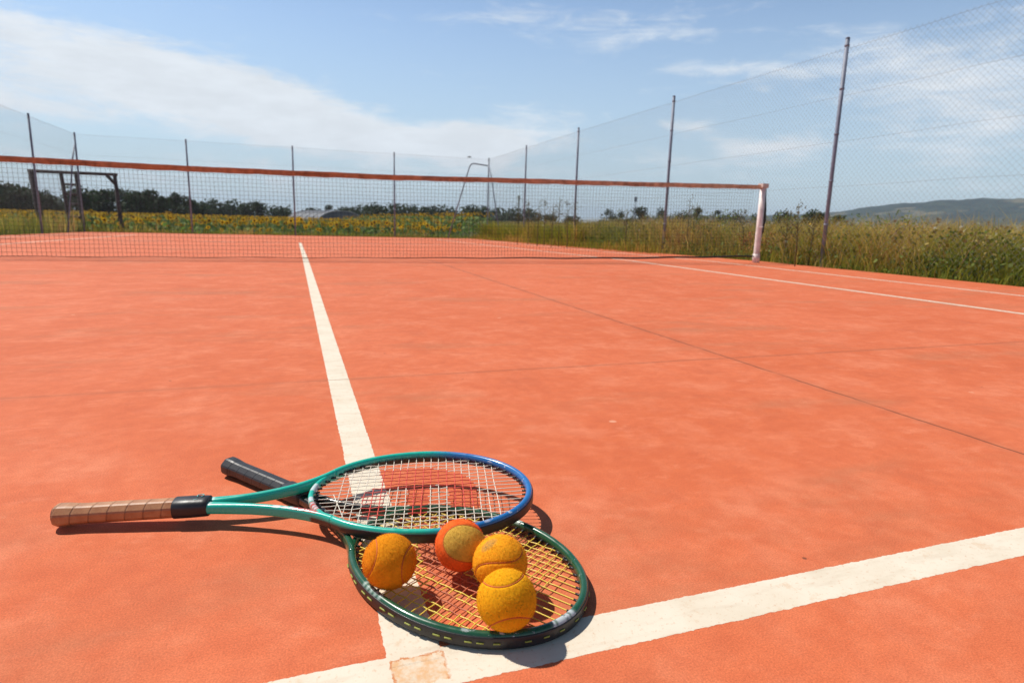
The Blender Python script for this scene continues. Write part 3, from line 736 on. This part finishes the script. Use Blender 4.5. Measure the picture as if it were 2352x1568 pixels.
# ------------------------------------------------------------------ chain-link fences
FENCE_H = 2.865
def chain(parent, p0, p1, z0, z1, h=FENCE_H, cell=.071, r=.00092):
    """diamond mesh of straight wires, a sheet p0->p1; local coords in parent"""
    L = math.dist(p0, p1); ux, uy = (p1[0]-p0[0])/L, (p1[1]-p0[1])/L
    V = []; F = []; n = 0
    def wire(s0, h0, s1, h1):
        nonlocal n
        a = np.array([p0[0]+ux*s0, p0[1]+uy*s0, z0+(z1-z0)*s0/L+h0]); b = np.array([p0[0]+ux*s1, p0[1]+uy*s1, z0+(z1-z0)*s1/L+h1])
        d = (b-a)/np.linalg.norm(b-a); q = np.array([uy, -ux, 0]); w_ = np.cross(d, q)
        for e in (a, b):
            for an in (0, 2.094, 4.189): V.append(e+(q*math.cos(an)+w_*math.sin(an))*r)
        for i in range(3): F.append((n+i, n+(i+1) % 3, n+3+(i+1) % 3, n+3+i))
        n += 6
    s = -h
    while s < L:
        a0, a1 = max(s, 0), min(s+h, L)
        if a1-a0 > .02: wire(a0, a0-s, a1, a1-s); wire(a0, h-(a0-s), a1, h-(a1-s))
        s += cell
    raw_mesh('chain_link_mesh', np.array(V), np.array(F), np.array((.5, .5, .5)), M_GALV, parent=parent)
def wires(parent, p0, p1, z0, z1, hs):
    for h in hs:
        mb = MB(); N = 40
        mb.tube([(p0[0]+(p1[0]-p0[0])*i/N, p0[1]+(p1[1]-p0[1])*i/N, z0+(z1-z0)*i/N+h-.012*abs(math.sin(i*.9))) for i in range(N+1)], .0014, 5)
        mb.build('tension_wire', M_GALV, parent)
def post_mb(z, h=FENCE_H, r=.026):
    mb = MB(); mb.tube([(0, 0, z-.5), (0, 0, z+h*.5), (0, 0, z+h+.02)], r, 10); mb.tube([(0, 0, z+h+.02), (0, 0, z+h+.035)], [r*1.15, r*.6], 10)
    for hh in (.55, 1.12, 1.72, 2.28, 2.8): mb.tube([(0, 0, z+hh-.012), (0, 0, z+hh+.012)], r*1.18, 10)
    return mb
def make_fence(label, pts, a, b, origin, braces=()):
    root = empty('chain_link_fence', origin, label, 'fence', 'chain link fences round the court')
    lo = lambda p: (p[0]-origin[0], p[1]-origin[1])
    za, zb = zc(a[1]), zc(b[1])
    pm = None
    for (x, y) in pts:
        if pm is None: pm = post_mb(0).mesh('post', M_STEEL)
        o = bpy.data.objects.new('post', pm); C.objects.link(o); o.parent = root; q = lo((x, y)); o.location = (q[0], q[1], zc(y)); o.rotation_euler.x = random.uniform(-.006, .006); o.rotation_euler.y = random.uniform(-.006, .006)
    chain(root, lo(a), lo(b), za, zb); wires(root, lo(a), lo(b), za, zb, (2.845, 2.27, 1.70, 1.13))
    for br in braces:
        mb = MB(); mb.tube([(p[0]-origin[0], p[1]-origin[1], p[2]) for p in br], .021, 8); mb.build('brace', M_STEEL, root)
    return root
FX, FL, FY = 6.67, -6.14, 21.4
make_fence('tall grey chain link fence along the meadow, with tapering line of posts', [(FX, y) for y in (17.48, 13.74, 9.59, 5.69, 1.77, -2.1, -5.4)], (FX, -5.4), (FX, FY), (FX, 8, 0))
def rounded(p0, p1, p2, n=6, k=.16):
    p0, p1, p2 = map(Vector, (p0, p1, p2)); a = p1+(p0-p1).normalized()*k; b = p1+(p2-p1).normalized()*k
    return [tuple(a*(1-t)**2+p1*2*t*(1-t)+b*t*t) for t in [i/n for i in range(n+1)]]
br1 = [(5.12, 21.3, -.3)] + rounded((5.12, 21.3, -.2), (5.98, 21.32, 2.50), (6.62, 21.34, 2.44)) + [(6.62, 21.34, 2.44)]
br2 = [(6.66, 21.3, 2.42), (6.66, 21.0, 2.05), (6.66, 19.7, -.3)]
br3 = [(-6.14, 21.3, 2.35), (-6.14, 21.0, 1.95), (-6.14, 19.85, -.3)]
br4 = [(-6.05, 21.33, 2.30), (-5.95, 21.33, 2.0), (-5.45, 21.33, -.4)]
make_fence('grey chain link fence at the far end, in front of the sunflowers', [(FX, FY), (3.255, FY), (-.066, FY), (-3.18, FY), (FL, FY)], (FL, FY), (FX, FY), (0, FY, 0), (br1, br2, br3))
make_fence('grey chain link fence running from the far corner beside the dark timber frame', [(FL, y) for y in (17.99, 14.1, 10.2, 6.3, 2.4, -1.5, -5.4)], (FL, -5.4), (FL, FY), (FL, 8, 0))

# dark timber frame beyond the far corner
M_TIMBER = mat('weathered_dark_timber', (.075, .060, .056), .85, noise=(12, .5), bump=(30, .6, .01))
tf = empty('timber_frame', (-7.0, 22.6, -.75), 'dark weathered timber frame with crossbar and laddered middle post beyond the fence corner', 'timber frame')
def beam(name, p, q, r0_, r1_): mb = MB(); mb.tube([p, tuple((p[i]+q[i])/2 for i in range(3)), q], [r0_, (r0_+r1_)/2, r1_], 8); return mb.build(name, M_TIMBER, tf)
beam('leg', (-.52, 0, -.2), (-.72, 0, 2.36), .125, .085); beam('leg', (1.62, 0, -.2), (1.52, 0, 2.38), .075, .055)
beam('crossbar', (-.80, 0, 2.36), (1.60, 0, 2.36), .050, .048)
beam('leg', (.22, 0, -.2), (.06, 0, 2.36), .07, .055); beam('leg', (.56, 0, -.2), (.46, 0, 2.38), .08, .05)
for z in (.5, 1.0, 1.4, 1.7, 2.0): beam('rung', (.17-z*.05, 0, z), (.53-z*.03, 0, z), .035, .035)
beam('brace', (1.30, 0, 2.33), (1.53, 0, 2.05), .05, .05)

# ------------------------------------------------------------------ foliage
M_LEAF = mat('leaf', attr=True, rough=.7, spec=.25, trans=.25)
M_SUNF = mat('sunflower_leaf_and_petal', attr=True, rough=.7, spec=.2, trans=.5)
M_BARK = mat('bark', (.08, .06, .045), .95, noise=(3, .4))
def quads(cent, nrm, size, cols, asp=1.):
    n = len(cent); rg = RNG
    a = rg.normal(size=(n, 3)); a -= nrm*np.einsum('ij,ij->i', a, nrm)[:, None]; a /= np.linalg.norm(a, axis=1)[:, None]; b = np.cross(nrm, a)
    s = size[:, None]
    V = np.stack([cent-a*s, cent+b*s*.55*asp, cent+a*s, cent-b*s*.55*asp], 1).reshape(-1, 3)
    F = np.arange(n*4).reshape(-1, 4); return V, F, np.repeat(cols, 4, 0)
def tree(px, dist, H, W, label, group=None, col=(.030, .052, .016), seed=0, name='tree', leaves=900, z=-.95, low=.15, conical=False, lsize=1.):
    x, y = horiz(px, dist); rg = np.random.default_rng(seed+1000)
    root = empty(name, (x, y, z), label, 'tree' if name == 'tree' else 'bush', group)
    nb = 14; cl = []
    for i in range(nb):
        h = rg.uniform(low, .92); an = rg.uniform(0, 6.28)
        rmax = (1-h)*1.1 if conical else math.sin(PI*min(1, (h-low)/(1-low)*.86+.12))**.7
        rr_ = rg.uniform(.25, 1)*rmax*W/2*.72; cl.append((math.cos(an)*rr_, math.sin(an)*rr_, h*H, rg.uniform(.16, .30)*W*(.5+.5*rmax)))
    cl = np.array(cl); k = rg.integers(0, nb, leaves); d = rg.normal(size=(leaves, 3)); d /= np.linalg.norm(d, axis=1)[:, None]
    rad = rg.uniform(.55, 1.08, leaves)[:, None]
    P = cl[k, :3]+d*cl[k, 3:4]*rad*np.array([1, 1, .85]); P[:, 2] = np.clip(P[:, 2], H*.03, None)
    nr = d+rg.normal(size=d.shape)*.6; nr /= np.linalg.norm(nr, axis=1)[:, None]
    tone = rg.uniform(.75, 1.3, nb)[k]*rg.uniform(.75, 1.3, leaves)
    cols = np.array(col)[None]*tone[:, None]
    V, F, cc_ = quads(P, nr, rg.uniform(.6, 1.25, leaves)*W*.045*lsize, cols)
    raw_mesh('crown', V, F, cc_, M_LEAF, parent=root)
    mb = MB(); mb.tube([(0, 0, -.3), (.02*W, 0, H*.3), (-.01*W, .02*W, H*.62)], [.045*W*.6, .032*W*.6, .012*W*.6], 7)
    for q in cl[:5]: mb.tube([(.01*W, 0, H*.28), (q[0]*.6, q[1]*.6, H*.28+(q[2]-H*.28)*.7)], [.018*W*.6, .006*W*.6], 5)
    mb.build('trunk', M_BARK, root)
    return root
def hz(px): return 476.5+(508.7-476.5)*px/1176 if px < 1176 else 508.7+(541-508.7)*(px-1176)/1176
def tree_px(px, top, wpx, dist, label, **kw):
    """height and width from the size in the photo at that distance"""
    cosv = math.cos(math.atan((px-1176)/LENS_PX)); ppm = LENS_PX/(dist*cosv)
    H = .48+.95+(hz(px)-top)/ppm; W = wpx/ppm
    return tree(px, dist, H, W, label, **kw)
GW = 'trees of the dark wood behind the sunflower field'; LW = 'dark green broadleaf tree in the dense wood behind the timber frame'
wood = [(-150, 425, 90, 150), (-85, 425, 80, 165), (-30, 430, 80, 150), (15, 428, 70, 160), (55, 432, 62, 150), (95, 440, 52, 170), (128, 443, 40, 155), (205, 428, 55, 160), (240, 436, 50, 150), (278, 432, 46, 165), (315, 440, 50, 150), (350, 438, 46, 160), (380, 452, 40, 150), (412, 448, 42, 165), (440, 458, 34, 155), (180, 446, 44, 175), (330, 446, 60, 190), (60, 440, 80, 200)]
for i, (px, top, wp, d) in enumerate(wood): tree_px(px, top+4, wp*1.7, d, LW, group=GW, seed=i, leaves=1500, low=.06)
LH = 'low dark tree in the distant hedge line beyond the sunflowers'; GH = 'trees of the distant hedge line'
hedge = [(465, 472, 42), (500, 474, 46), (535, 476, 46), (570, 478, 40), (640, 484, 36), (665, 484, 34), (715, 486, 34), (800, 486, 40), (835, 484, 42), (870, 478, 46), (905, 477, 44), (940, 480, 40), (968, 484, 40), (1000, 486, 42), (1035, 484, 44), (1070, 483, 46), (1105, 484, 46), (1140, 488, 44), (1175, 490, 42), (1215, 490, 40)]
for i, (px, top, wp) in enumerate(hedge): tree_px(px, top-3, wp*2.0, 230+20*(i % 3), LH, group=GH, seed=40+i, leaves=800, low=.05)
tree_px(601, 465, 46, 200, 'rounded dark tree standing alone above the hedge, between the posts of the far fence', seed=71, leaves=1500)
tree_px(757, 472, 26, 190, 'small round tree rising behind the greenhouse roof', seed=72, leaves=1500)
LR = 'round dark green tree on the horizon behind the meadow grass'; GR = 'trees along the horizon behind the meadow'
for i, (px, top, wp) in enumerate([(1262, 500, 40), (1312, 503, 40), (1395, 487, 34), (1425, 488, 30), (1515, 484, 36), (1560, 492, 40), (1650, 486, 34), (1678, 492, 40), (1745, 494, 40), (1805, 494, 50)]):
    tree_px(px, top-2, wp*1.5, 170, LR, group=GR, seed=80+i, leaves=800, low=.05)
tree_px(1468, 477, 52, 150, 'broad dark tree, the largest behind the netting on the meadow horizon', seed=101, leaves=1500)
tree_px(1604, 480, 42, 150, 'dome shaped dark tree just beside the net post, behind the meadow', seed=102, leaves=1500)
tree_px(1872, 488, 90, 95, 'wide dark green bush behind the nearest fence post', seed=103, leaves=1500, name='bush', low=.05)
tree_px(1925, 497, 70, 95, 'lower dark bush just beyond the nearest fence post', seed=104, leaves=1500, name='bush', low=.05)

# greenhouse in the field
gx, gy = horiz(752, 135)
gh = empty('greenhouse', (gx, gy, -.95), 'long low grey arched greenhouse tunnel beyond the sunflower field', 'greenhouse')
gh.rotation_euler.z = R(24)
M_POLY = mat('milky_grey_film', (.12, .13, .145), .6, noise=(.6, .3))
mb = MB(); n = 16; v = []
for (y, s) in ((-6, 1.), (1, 1.), (8, 1.)):
    for i in range(n+1):
        a = PI*i/n; v.append((math.cos(a)*5.2*s, y, math.sin(a)*2.55))
mb.add(v, [(j*(n+1)+i, j*(n+1)+i+1, (j+1)*(n+1)+i+1, (j+1)*(n+1)+i) for j in range(2) for i in range(n)])
mb.add(v[:n+1], [tuple(range(n+1))]); mb.build('cover', M_POLY, gh, smooth=False)
M_HOOP = mat('pale_hoop_metal', (.30, .31, .33), .6, .0)
for y in (-6.03, -3, 0, 3, 6, 8): mb = MB(); mb.tube([(math.cos(PI*i/n)*5.25, y, math.sin(PI*i/n)*2.59) for i in range(n+1)], .07, 5); mb.build('hoop', M_HOOP, gh)

# ------------------------------------------------------------------ sunflowers
def sunflower_arrays(seed, H=1.25, lod=0):
    rg = np.random.default_rng(seed); V = []; F = []; Cc = []
    def tri(a, b, c, col): F.append((len(V), len(V)+1, len(V)+2)); V.extend([a, b, c]); Cc.extend([col]*3)
    gst = np.array((.085, .14, .03)); lean = rg.uniform(-.05, .05, 2)
    top = np.array([lean[0], lean[1], H-.06])
    for s in (np.array([.012, 0, 0]), np.array([0, .012, 0])):
        tri(-s, s, top+s*.7, gst); tri(-s, top+s*.7, top-s*.7, gst)
    nl = 11 if lod == 0 else 7
    for i in range(nl):
        h = H*(.18+.72*i/nl); an = i*2.4+rg.uniform(-.4, .4); L = rg.uniform(.15, .27)*(1.15-.35*i/nl); d = np.array([math.cos(an), math.sin(an), 0]); sd_ = np.array([-d[1], d[0], 0])
        p = np.array([lean[0]*h/H, lean[1]*h/H, h]); a = p+d*L*.35+np.array([0, 0, .05]); e = p+d*L*1.05+np.array([0, 0, -.06-.05*rg.random()])
        c = np.array((.085, .15, .026))*rg.uniform(.7, 1.5)
        if rg.random() < .25: c = np.array((.20, .26, .09))
        wv = sd_*L*.42
        tri(p, a+wv, a-wv, c); tri(a+wv, e, a-wv, c*1.1)
    # head
    an = rg.uniform(-2.6, 0) if rg.random() < .5 else rg.uniform(0, 6.28); tilt = rg.uniform(-.4, .9)
    hd = np.array([math.cos(an)*math.cos(tilt), math.sin(an)*math.cos(tilt), math.sin(tilt)]); u = np.cross(hd, [0, 0, 1]); u /= np.linalg.norm(u); w_ = np.cross(u, hd)
    c0 = top+hd*.05+np.array([0, 0, .04]); r1, r2 = rg.uniform(.026, .042), rg.uniform(.092, .132); np_ = 15 if lod == 0 else 9
    br = np.array((.075, .036, .012))
    for i in range(np_):
        a, b = 2*PI*i/np_, 2*PI*(i+1)/np_; m = (a+b)/2
        pa, pb = c0+(u*math.cos(a)+w_*math.sin(a))*r1, c0+(u*math.cos(b)+w_*math.sin(b))*r1
        tri(c0+hd*.012, pa, pb, br)
        for s in ((-.25, 0), (.2, .01)) if lod == 0 else ((0, 0),):
            tip = c0+(u*math.cos(m+s[0])+w_*math.sin(m+s[0]))*r2*rg.uniform(.85, 1.08)+hd*(rg.uniform(-.025, .02)+s[1]); tri(pa, tip, pb, np.array((.90, .50, .012))*rg.uniform(.8, 1.1))
        tri(c0-hd*.02, pb, pa, np.array((.12, .17, .03)))
    return np.array(V), np.array(F), np.array(Cc)
SF_MESH = []
for i in range(16):
    V, F, Cc = sunflower_arrays(300+i); o = raw_mesh('sunflower', V, F, Cc, M_SUNF); SF_MESH.append(o.data); bpy.data.objects.remove(o)
SFG = 'sunflowers in the front rows behind the far fence'; SFL = 'yellow sunflower with broad green leaves in the front rows behind the far fence'
def sunflower(x, y, sc, rz, label=SFL, group=SFG):
    o = bpy.data.objects.new('sunflower', SF_MESH[int(RNG.integers(0, 16))]); C.objects.link(o)
    o.location = (x, y, zland(x, y)); o.scale = (sc*1.1, sc*1.1, sc); o.rotation_euler.z = rz
    return tag(o, label, 'sunflower', group)
cnt = 0
for row in range(6):
    y = 23.15+row*.55; n = 48
    for i in range(n):
        x = -11.5+ (6.4+11.5)*(i+.5*(row % 2)+RNG.uniform(-.25, .25))/n
        if x > 6.5: continue
        sunflower(x, y+RNG.uniform(-.12, .12), RNG.choice([RNG.uniform(1.02, 1.2), RNG.uniform(.88, 1.1)]), RNG.uniform(-.5, .5)); cnt += 1
for px, h, lb in ((383, 1.28, 'tallest sunflower, standing above its row between the timber frame and the first far post'), (213, 1.28, 'tall sunflower with drooping head beside the timber frame'), (690, 1.24, 'sunflower standing a little above its row beside the middle post of the far fence'), (1008, 1.22, 'sunflower rising above its row left of the bent brace')):
    x, y = horiz(px, 24.0); x, y = CAMLOC.x+(x-CAMLOC.x)*(23.6-CAMLOC.y)/(y-CAMLOC.y), 23.6; sunflower(x, y, h*.99, 0, lb.replace(' left of', ' before'), None)
V_, F_, C_ = [], [], []; nv0 = 0
protos = [sunflower_arrays(500+i, lod=1) for i in range(5)]
for row in range(34):
    y = 26.6+row*(.75+row*.045)
    n = int(34+row*2.2); xl = -14-row*1.3; xr = 6.8+row*.55
    for i in range(n):
        x = xl+(xr-xl)*(i+RNG.random())/n; V, F, Cc = protos[int(RNG.integers(0, 5))]
        a = RNG.uniform(-.5, .5); sc = RNG.uniform(1.0, 1.18); ca, sa = math.cos(a)*sc, math.sin(a)*sc; wd_ = 1.1+row*.02
        Vt = np.stack([V[:, 0]*ca*wd_-V[:, 1]*sa*wd_+x, V[:, 0]*sa*wd_+V[:, 1]*ca*wd_+y, V[:, 2]*sc+zland(x, y)], 1)
        V_.append(Vt); F_.append(F+nv0); C_.append(Cc*RNG.uniform(.8, 1.15)); nv0 += len(V)
raw_mesh('sunflower_field', np.concatenate(V_), np.concatenate(F_), np.concatenate(C_), M_SUNF, kind='stuff')

# ------------------------------------------------------------------ meadow grass
M_GRASS = mat('grass_blade', attr=True, rough=.75, spec=.2, trans=.5)
PAL = np.array([(.19, .21, .030), (.24, .235, .034), (.29, .26, .045), (.38, .28, .065), (.52, .38, .14), (.33, .18, .07), (.14, .18, .028), (.46, .35, .09)])
def blades(n, xr, yr, hr, wd, weights, patch=.6, lean=1.0, zf=zland):
    rg = RNG
    x = rg.uniform(*xr, n); y = rg.uniform(*yr, n)
    q = lattice(np.stack([x*patch, y*patch, x*0], 1), 1., 5); q2 = lattice(np.stack([x*patch*3, y*patch*3, x*0], 1), 1., 8)
    h = rg.uniform(*hr, n)*(.60+.50*q+.32*q2); z = np.array([zf(a, b) for a, b in zip(x, y)])
    an = rg.uniform(0, 6.28, n); ln = rg.uniform(0, lean, n)*h; wa = rg.uniform(0, 6.28, n)
    wv = np.stack([np.cos(wa), np.sin(wa), wa*0], 1)*(wd*rg.uniform(.6, 1.3, n))[:, None]/2
    B = np.stack([x, y, z-.02], 1); dv = np.stack([np.cos(an), np.sin(an), an*0], 1)
    Mid = B+dv*(ln*.35)[:, None]+np.stack([x*0, x*0, h*.6], 1); T = B+dv*ln[:, None]+np.stack([x*0, x*0, h], 1)
    V = np.stack([B-wv, B+wv, Mid+wv*.75, Mid-wv*.75, T], 1).reshape(-1, 3); b0 = np.arange(n)*5
    F = np.concatenate([np.stack([b0, b0+1, b0+2], 1), np.stack([b0, b0+2, b0+3], 1), np.stack([b0+3, b0+2, b0+4], 1)])
    wts = np.array(weights, float); wts /= wts.sum(); ci = rg.choice(len(PAL), n, p=wts)
    # drier and greener drifts
    ci = np.where(q2+rg.normal(0, .10, n) > .60, rg.choice([3, 4, 5, 7], n), ci); ci = np.where(q+rg.normal(0, .08, n) < .42, rg.choice([0, 1, 6], n), ci)
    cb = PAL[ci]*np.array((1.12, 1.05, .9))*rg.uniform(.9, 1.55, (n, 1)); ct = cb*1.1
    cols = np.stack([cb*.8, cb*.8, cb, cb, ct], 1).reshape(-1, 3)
    return V, F, cols
def joinm(parts):
    V = []; F = []; K = []; o = 0
    for v, f, c in parts: V.append(v); F.append(f+o); K.append(c); o += len(v)
    return np.concatenate(V), np.concatenate(F), np.concatenate(K)
WT = (2.4, 3, 3, 2.6, 1.2, 1.6, 1.2, 1.6)
def zside(x, y): return zland(x, y)
parts = [blades(30000, (6.62, 8.6), (-1, 14), (.22, .74), .008, WT), blades(16000, (6.40, 7.4), (13, 26), (.4, .8), .012, WT),
         blades(5200, (6.42, 6.68), (-1, 22), (.08, .30), .008, (4, 3, 2, 1, .6, .2, 3, .5)),
         blades(26000, (8.6, 15), (0, 24), (.45, .80), .014, WT), blades(22000, (15, 34), (2, 50), (.5, .80), .026, WT, .25), blades(16000, (7, 70), (45, 120), (.6, .9), .07, WT, .12), blades(14000, (34, 120), (2, 60), (.6, .95), .06, WT, .12),
         blades(2600, (5.9, 6.45), (9, 21), (.06, .28), .009, (4, 3, 2, 1, .6, .2, 3, .5), zf=lambda x, y: zc(y))]
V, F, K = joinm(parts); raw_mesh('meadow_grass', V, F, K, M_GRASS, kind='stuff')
# rank green weeds along the foot of the back fence and on the bank
gp = (4, 4, 2, .5, .2, .05, 4, .2)
parts = [blades(11000, (-9, 6.6), (21.45, 22.9), (.16, .42), .014, gp), blades(1500, (-6.1, 6.4), (21.2, 21.5), (.04, .16), .010, gp, zf=lambda x, y: zc(y)), blades(6000, (-11, 7), (22.4, 23.4), (.3, .7), .02, gp), blades(9000, (-9, -6.2), (9, 22), (.2, .6), .012, gp)]
V, F, K = joinm(parts); raw_mesh('weed_cover', V, F, K, M_GRASS, kind='stuff')
# seed heads and small flowers scattered through the meadow
def dots(n, xr, yr, hr, size, col, flat=.5):
    rg = RNG; x = rg.uniform(*xr, n); y = rg.uniform(*yr, n); z = np.array([zland(a, b) for a, b in zip(x, y)])+rg.uniform(*hr, n)
    nr = rg.normal(size=(n, 3)); nr[:, 2] = abs(nr[:, 2])+flat; nr /= np.linalg.norm(nr, axis=1)[:, None]
    V, F, K = quads(np.stack([x, y, z], 1), nr, size*rg.uniform(.6, 1.3, n), np.array(col)[None]*rg.uniform(.7, 1.2, (n, 1)), 1.8); return V, F, K
pr_ = [dots(420, (6.8, 11), (0, 20), (.35, .72), .024, (.62, .60, .50)), dots(240, (6.8, 11), (0, 20), (.3, .68), .019, (.72, .42, .03)), dots(3200, (6.8, 12), (0, 22), (.30, .72), .020, (.36, .22, .09), .0),
       dots(500, (10, 26), (2, 40), (.5, .8), .035, (.60, .58, .48)), dots(300, (10, 26), (2, 40), (.45, .8), .032, (.70, .42, .04)), dots(2600, (10, 30), (2, 40), (.45, .8), .036, (.36, .23, .09), .0)]
pr_ += [dots(9000, (6.6, 9), (-1, 22), (.03, .55), .026, (.20, .20, .035), .2), dots(5000, (6.6, 9), (-1, 22), (.10, .62), .020, (.34, .26, .07), .2), dots(6000, (9, 16), (0, 26), (.2, .66), .030, (.30, .27, .05), .2), dots(2500, (6.5, 7.4), (-1, 22), (.0, .3), .030, (.13, .17, .03), .3)]
def clumps(n, xr, yr, rr_, hr, cols, per=150):
    rg = RNG; out = []
    for i in range(n):
        x, y = rg.uniform(*xr), rg.uniform(*yr); r = rg.uniform(*rr_); h = rg.uniform(*hr); c = np.array(cols[int(rg.integers(0, len(cols)))]); m = int(per*rg.uniform(.6, 1.3))
        P = np.stack([x+rg.normal(0, r*.55, m), y+rg.normal(0, r*.55, m), zland(x, y)+h*rg.random(m)**.8], 1)
        P[:, 0] = np.maximum(P[:, 0], 6.44)
        nr = rg.normal(size=(m, 3)); nr[:, 2] += .5; nr /= np.linalg.norm(nr, axis=1)[:, None]
        out.append(quads(P, nr, rg.uniform(.010, .030, m)*(.6+r), c[None]*rg.uniform(.8, 1.7, (m, 1)), 1.4))
    return joinm(out)
HERB = [(.10, .15, .022), (.07, .115, .018), (.16, .20, .03), (.24, .22, .04), (.30, .20, .06), (.26, .115, .05), (.36, .28, .09)]
pr_ += [clumps(110, (6.65, 8.0), (0, 21), (.10, .30), (.18, .62), HERB), clumps(60, (6.55, 7.0), (0, 21), (.10, .24), (.08, .30), HERB[:3]), clumps(90, (8, 14), (0, 26), (.2, .45), (.45, .78), HERB[2:]),
        clumps(5, (6.7, 7.2), (3.4, 4.5), (.22, .32), (.25, .38), [(.045, .085, .016)], 260), clumps(5, (6.7, 7.3), (6.6, 7.6), (.16, .25), (.35, .5), [(.30, .115, .045)], 200), clumps(26, (6.9, 9.5), (6, 12), (.16, .3), (.75, .95), [(.17, .20, .035), (.12, .16, .03)], 130)]
V, F, K = joinm(pr_); raw_mesh('meadow_flowers', V, F, K, M_LEAF, kind='stuff')

# tall single weeds that stand against the sky
M_STALK = mat('dry_weed_stalk', (.12, .11, .045), .8)
def tall_weed(px, dist, top, label, kind, seed, group=None):
    rg = np.random.default_rng(seed); x, y = horiz(px, dist); z0 = zland(x, y); cosv = math.cos(math.atan((px-1176)/LENS_PX)); ppm = LENS_PX/(dist*cosv)
    H = .48-z0+(hz(px)-top)/ppm
    r = empty('tall_weed', (x, y, z0), label, 'weed', group); mb = MB(); P = []
    tipx = rg.uniform(-.06, .06)
    mb.tube([(0, 0, -.05), (tipx*.3, 0, H*.5), (tipx, 0, H)], [.010, .007, .004], 5)
    for i in range(16 if kind != 'spike' else 4):
        h = H*rg.uniform(.45, .95); an = rg.uniform(0, 6.28); L = H*rg.uniform(.08, .22)*(1.2-h/H)
        e = (tipx*h/H+math.cos(an)*L, math.sin(an)*L, h+L*.9); mb.tube([(tipx*h/H, 0, h), e], [.005, .002], 4)
        for _ in range(5): P.append(np.array(e)+rg.normal(size=3)*np.array([.03, .03, .035]))
    if kind == 'spike':
        for _ in range(260): h = rg.uniform(.45, 1); P.append(np.array([tipx*h+rg.normal()*.05*(1.25-h), rg.normal()*.05*(1.25-h), H*h]))
    else:
        for _ in range(16): h = rg.uniform(.15, .8); P.append(np.array([tipx*h+rg.normal()*.05, rg.normal()*.05, H*h]))
    mb.build('stem', M_STALK, r)
    P = np.array(P); nr = rg.normal(size=P.shape); nr /= np.linalg.norm(nr, axis=1)[:, None]
    c = np.array((.075, .085, .03) if kind == 'spike' else (.13, .12, .04))[None]*rg.uniform(.7, 1.4, (len(P), 1))
    V, F, K = quads(P, nr, rg.uniform(.010, .022, len(P)), c); raw_mesh('foliage', V, F, K, M_LEAF, parent=r)
tall_weed(1190, 15.5, 452, 'dark spiky weed standing like a small cypress beside a far fence post', 'spike', 1)
WL = 'loose branching weed with pale seed heads standing above the meadow'; WG = 'tall weeds along the meadow edge'
for i, (px, d, top) in enumerate([(1215, 16, 458), (1236, 15, 462), (1252, 15.5, 458), (1268, 14, 468), (1285, 15, 455), (1305, 14, 462), (1322, 15, 470), (1580, 12, 458), (1594, 12.5, 468), (1838, 9, 470), (1812, 10, 484), (1868, 9.5, 486), (1712, 11, 482), (1440, 13, 482)]):
    tall_weed(px, d, top, WL, 'loose', 20+i, WG)
# far utility pole with a cross arm
ux, uy = horiz(1457, 120); up_ = empty('utility_pole', (ux, uy, -.4), 'thin dark pole with a small box at its top, behind the dark trees', 'pole')
mb = MB(); mb.tube([(0, 0, -.5), (0, 0, 6.0)], [.10, .07], 6); mb.build('mast', M_STEEL, up_)
mb = MB(); mb.box((-.22, -.10, 5.1), (.22, .10, 6.0)); mb.build('box', M_STEEL, up_, smooth=False)
# bird gliding beyond the far corner
bd = CAMLOC + (fwd + (1078-1176)/LENS_PX*cright - (361-784)/LENS_PX*cup).normalized()*60
bird = empty('bird', bd, 'tiny grey bird gliding above the bent brace of the far corner', 'bird')
M_BIRD = mat('grey_feathers', (.16, .16, .17), .9)
mb = MB(); mb.tube([(-.20, 0, 0), (-.10, 0, .01), (.05, 0, .015), (.14, 0, .02), (.19, 0, .02), (.22, 0, .015)], [.012, .045, .055, .038, .03, .006], 8)
mb.add([(.08, .04, .03), (-.06, .04, .03), (-.10, .20, .06), (.02, .24, .07), (-.12, .42, .03), (-.04, .42, .03)], [(0, 1, 2, 3), (3, 2, 4, 5)])
mb.add([(.08, -.04, .03), (-.06, -.04, .03), (-.10, -.20, .06), (.02, -.24, .07), (-.12, -.42, .03), (-.04, -.42, .03)], [(3, 2, 1, 0), (5, 4, 2, 3)])
mb.add([(-.18, .02, 0), (-.18, -.02, 0), (-.30, -.06, 0), (-.30, .06, 0)], [(0, 1, 2, 3)])
mb.build('body', M_BIRD, bird)

# ------------------------------------------------------------------ air
hm = bpy.data.materials.new('summer_haze'); hm.use_nodes = True; g = NT(hm.node_tree); g.n.remove(g.n['Principled BSDF'])
pv = g.new('ShaderNodeVolumePrincipled'); pv.inputs['Color'].default_value = (.68, .83, 1, 1); pv.inputs['Density'].default_value = HAZE; pv.inputs['Anisotropy'].default_value = .1
g.l.new(pv.outputs[0], g.n['Material Output'].inputs['Volume'])
mb = MB(); mb.box((-7000, -7000, -5.0), (7000, 8000, 190)); mb.build('haze', hm, smooth=False, kind='stuff')

# ------------------------------------------------------------------ view
sc = bpy.context.scene
sc.view_settings.view_transform = 'Standard'; sc.view_settings.look = 'None'; sc.view_settings.gamma = 1.; sc.view_settings.exposure = 0.0
sc.view_settings.use_curve_mapping = False
sc.cycles.max_bounces = 6; sc.cycles.transparent_max_bounces = 8
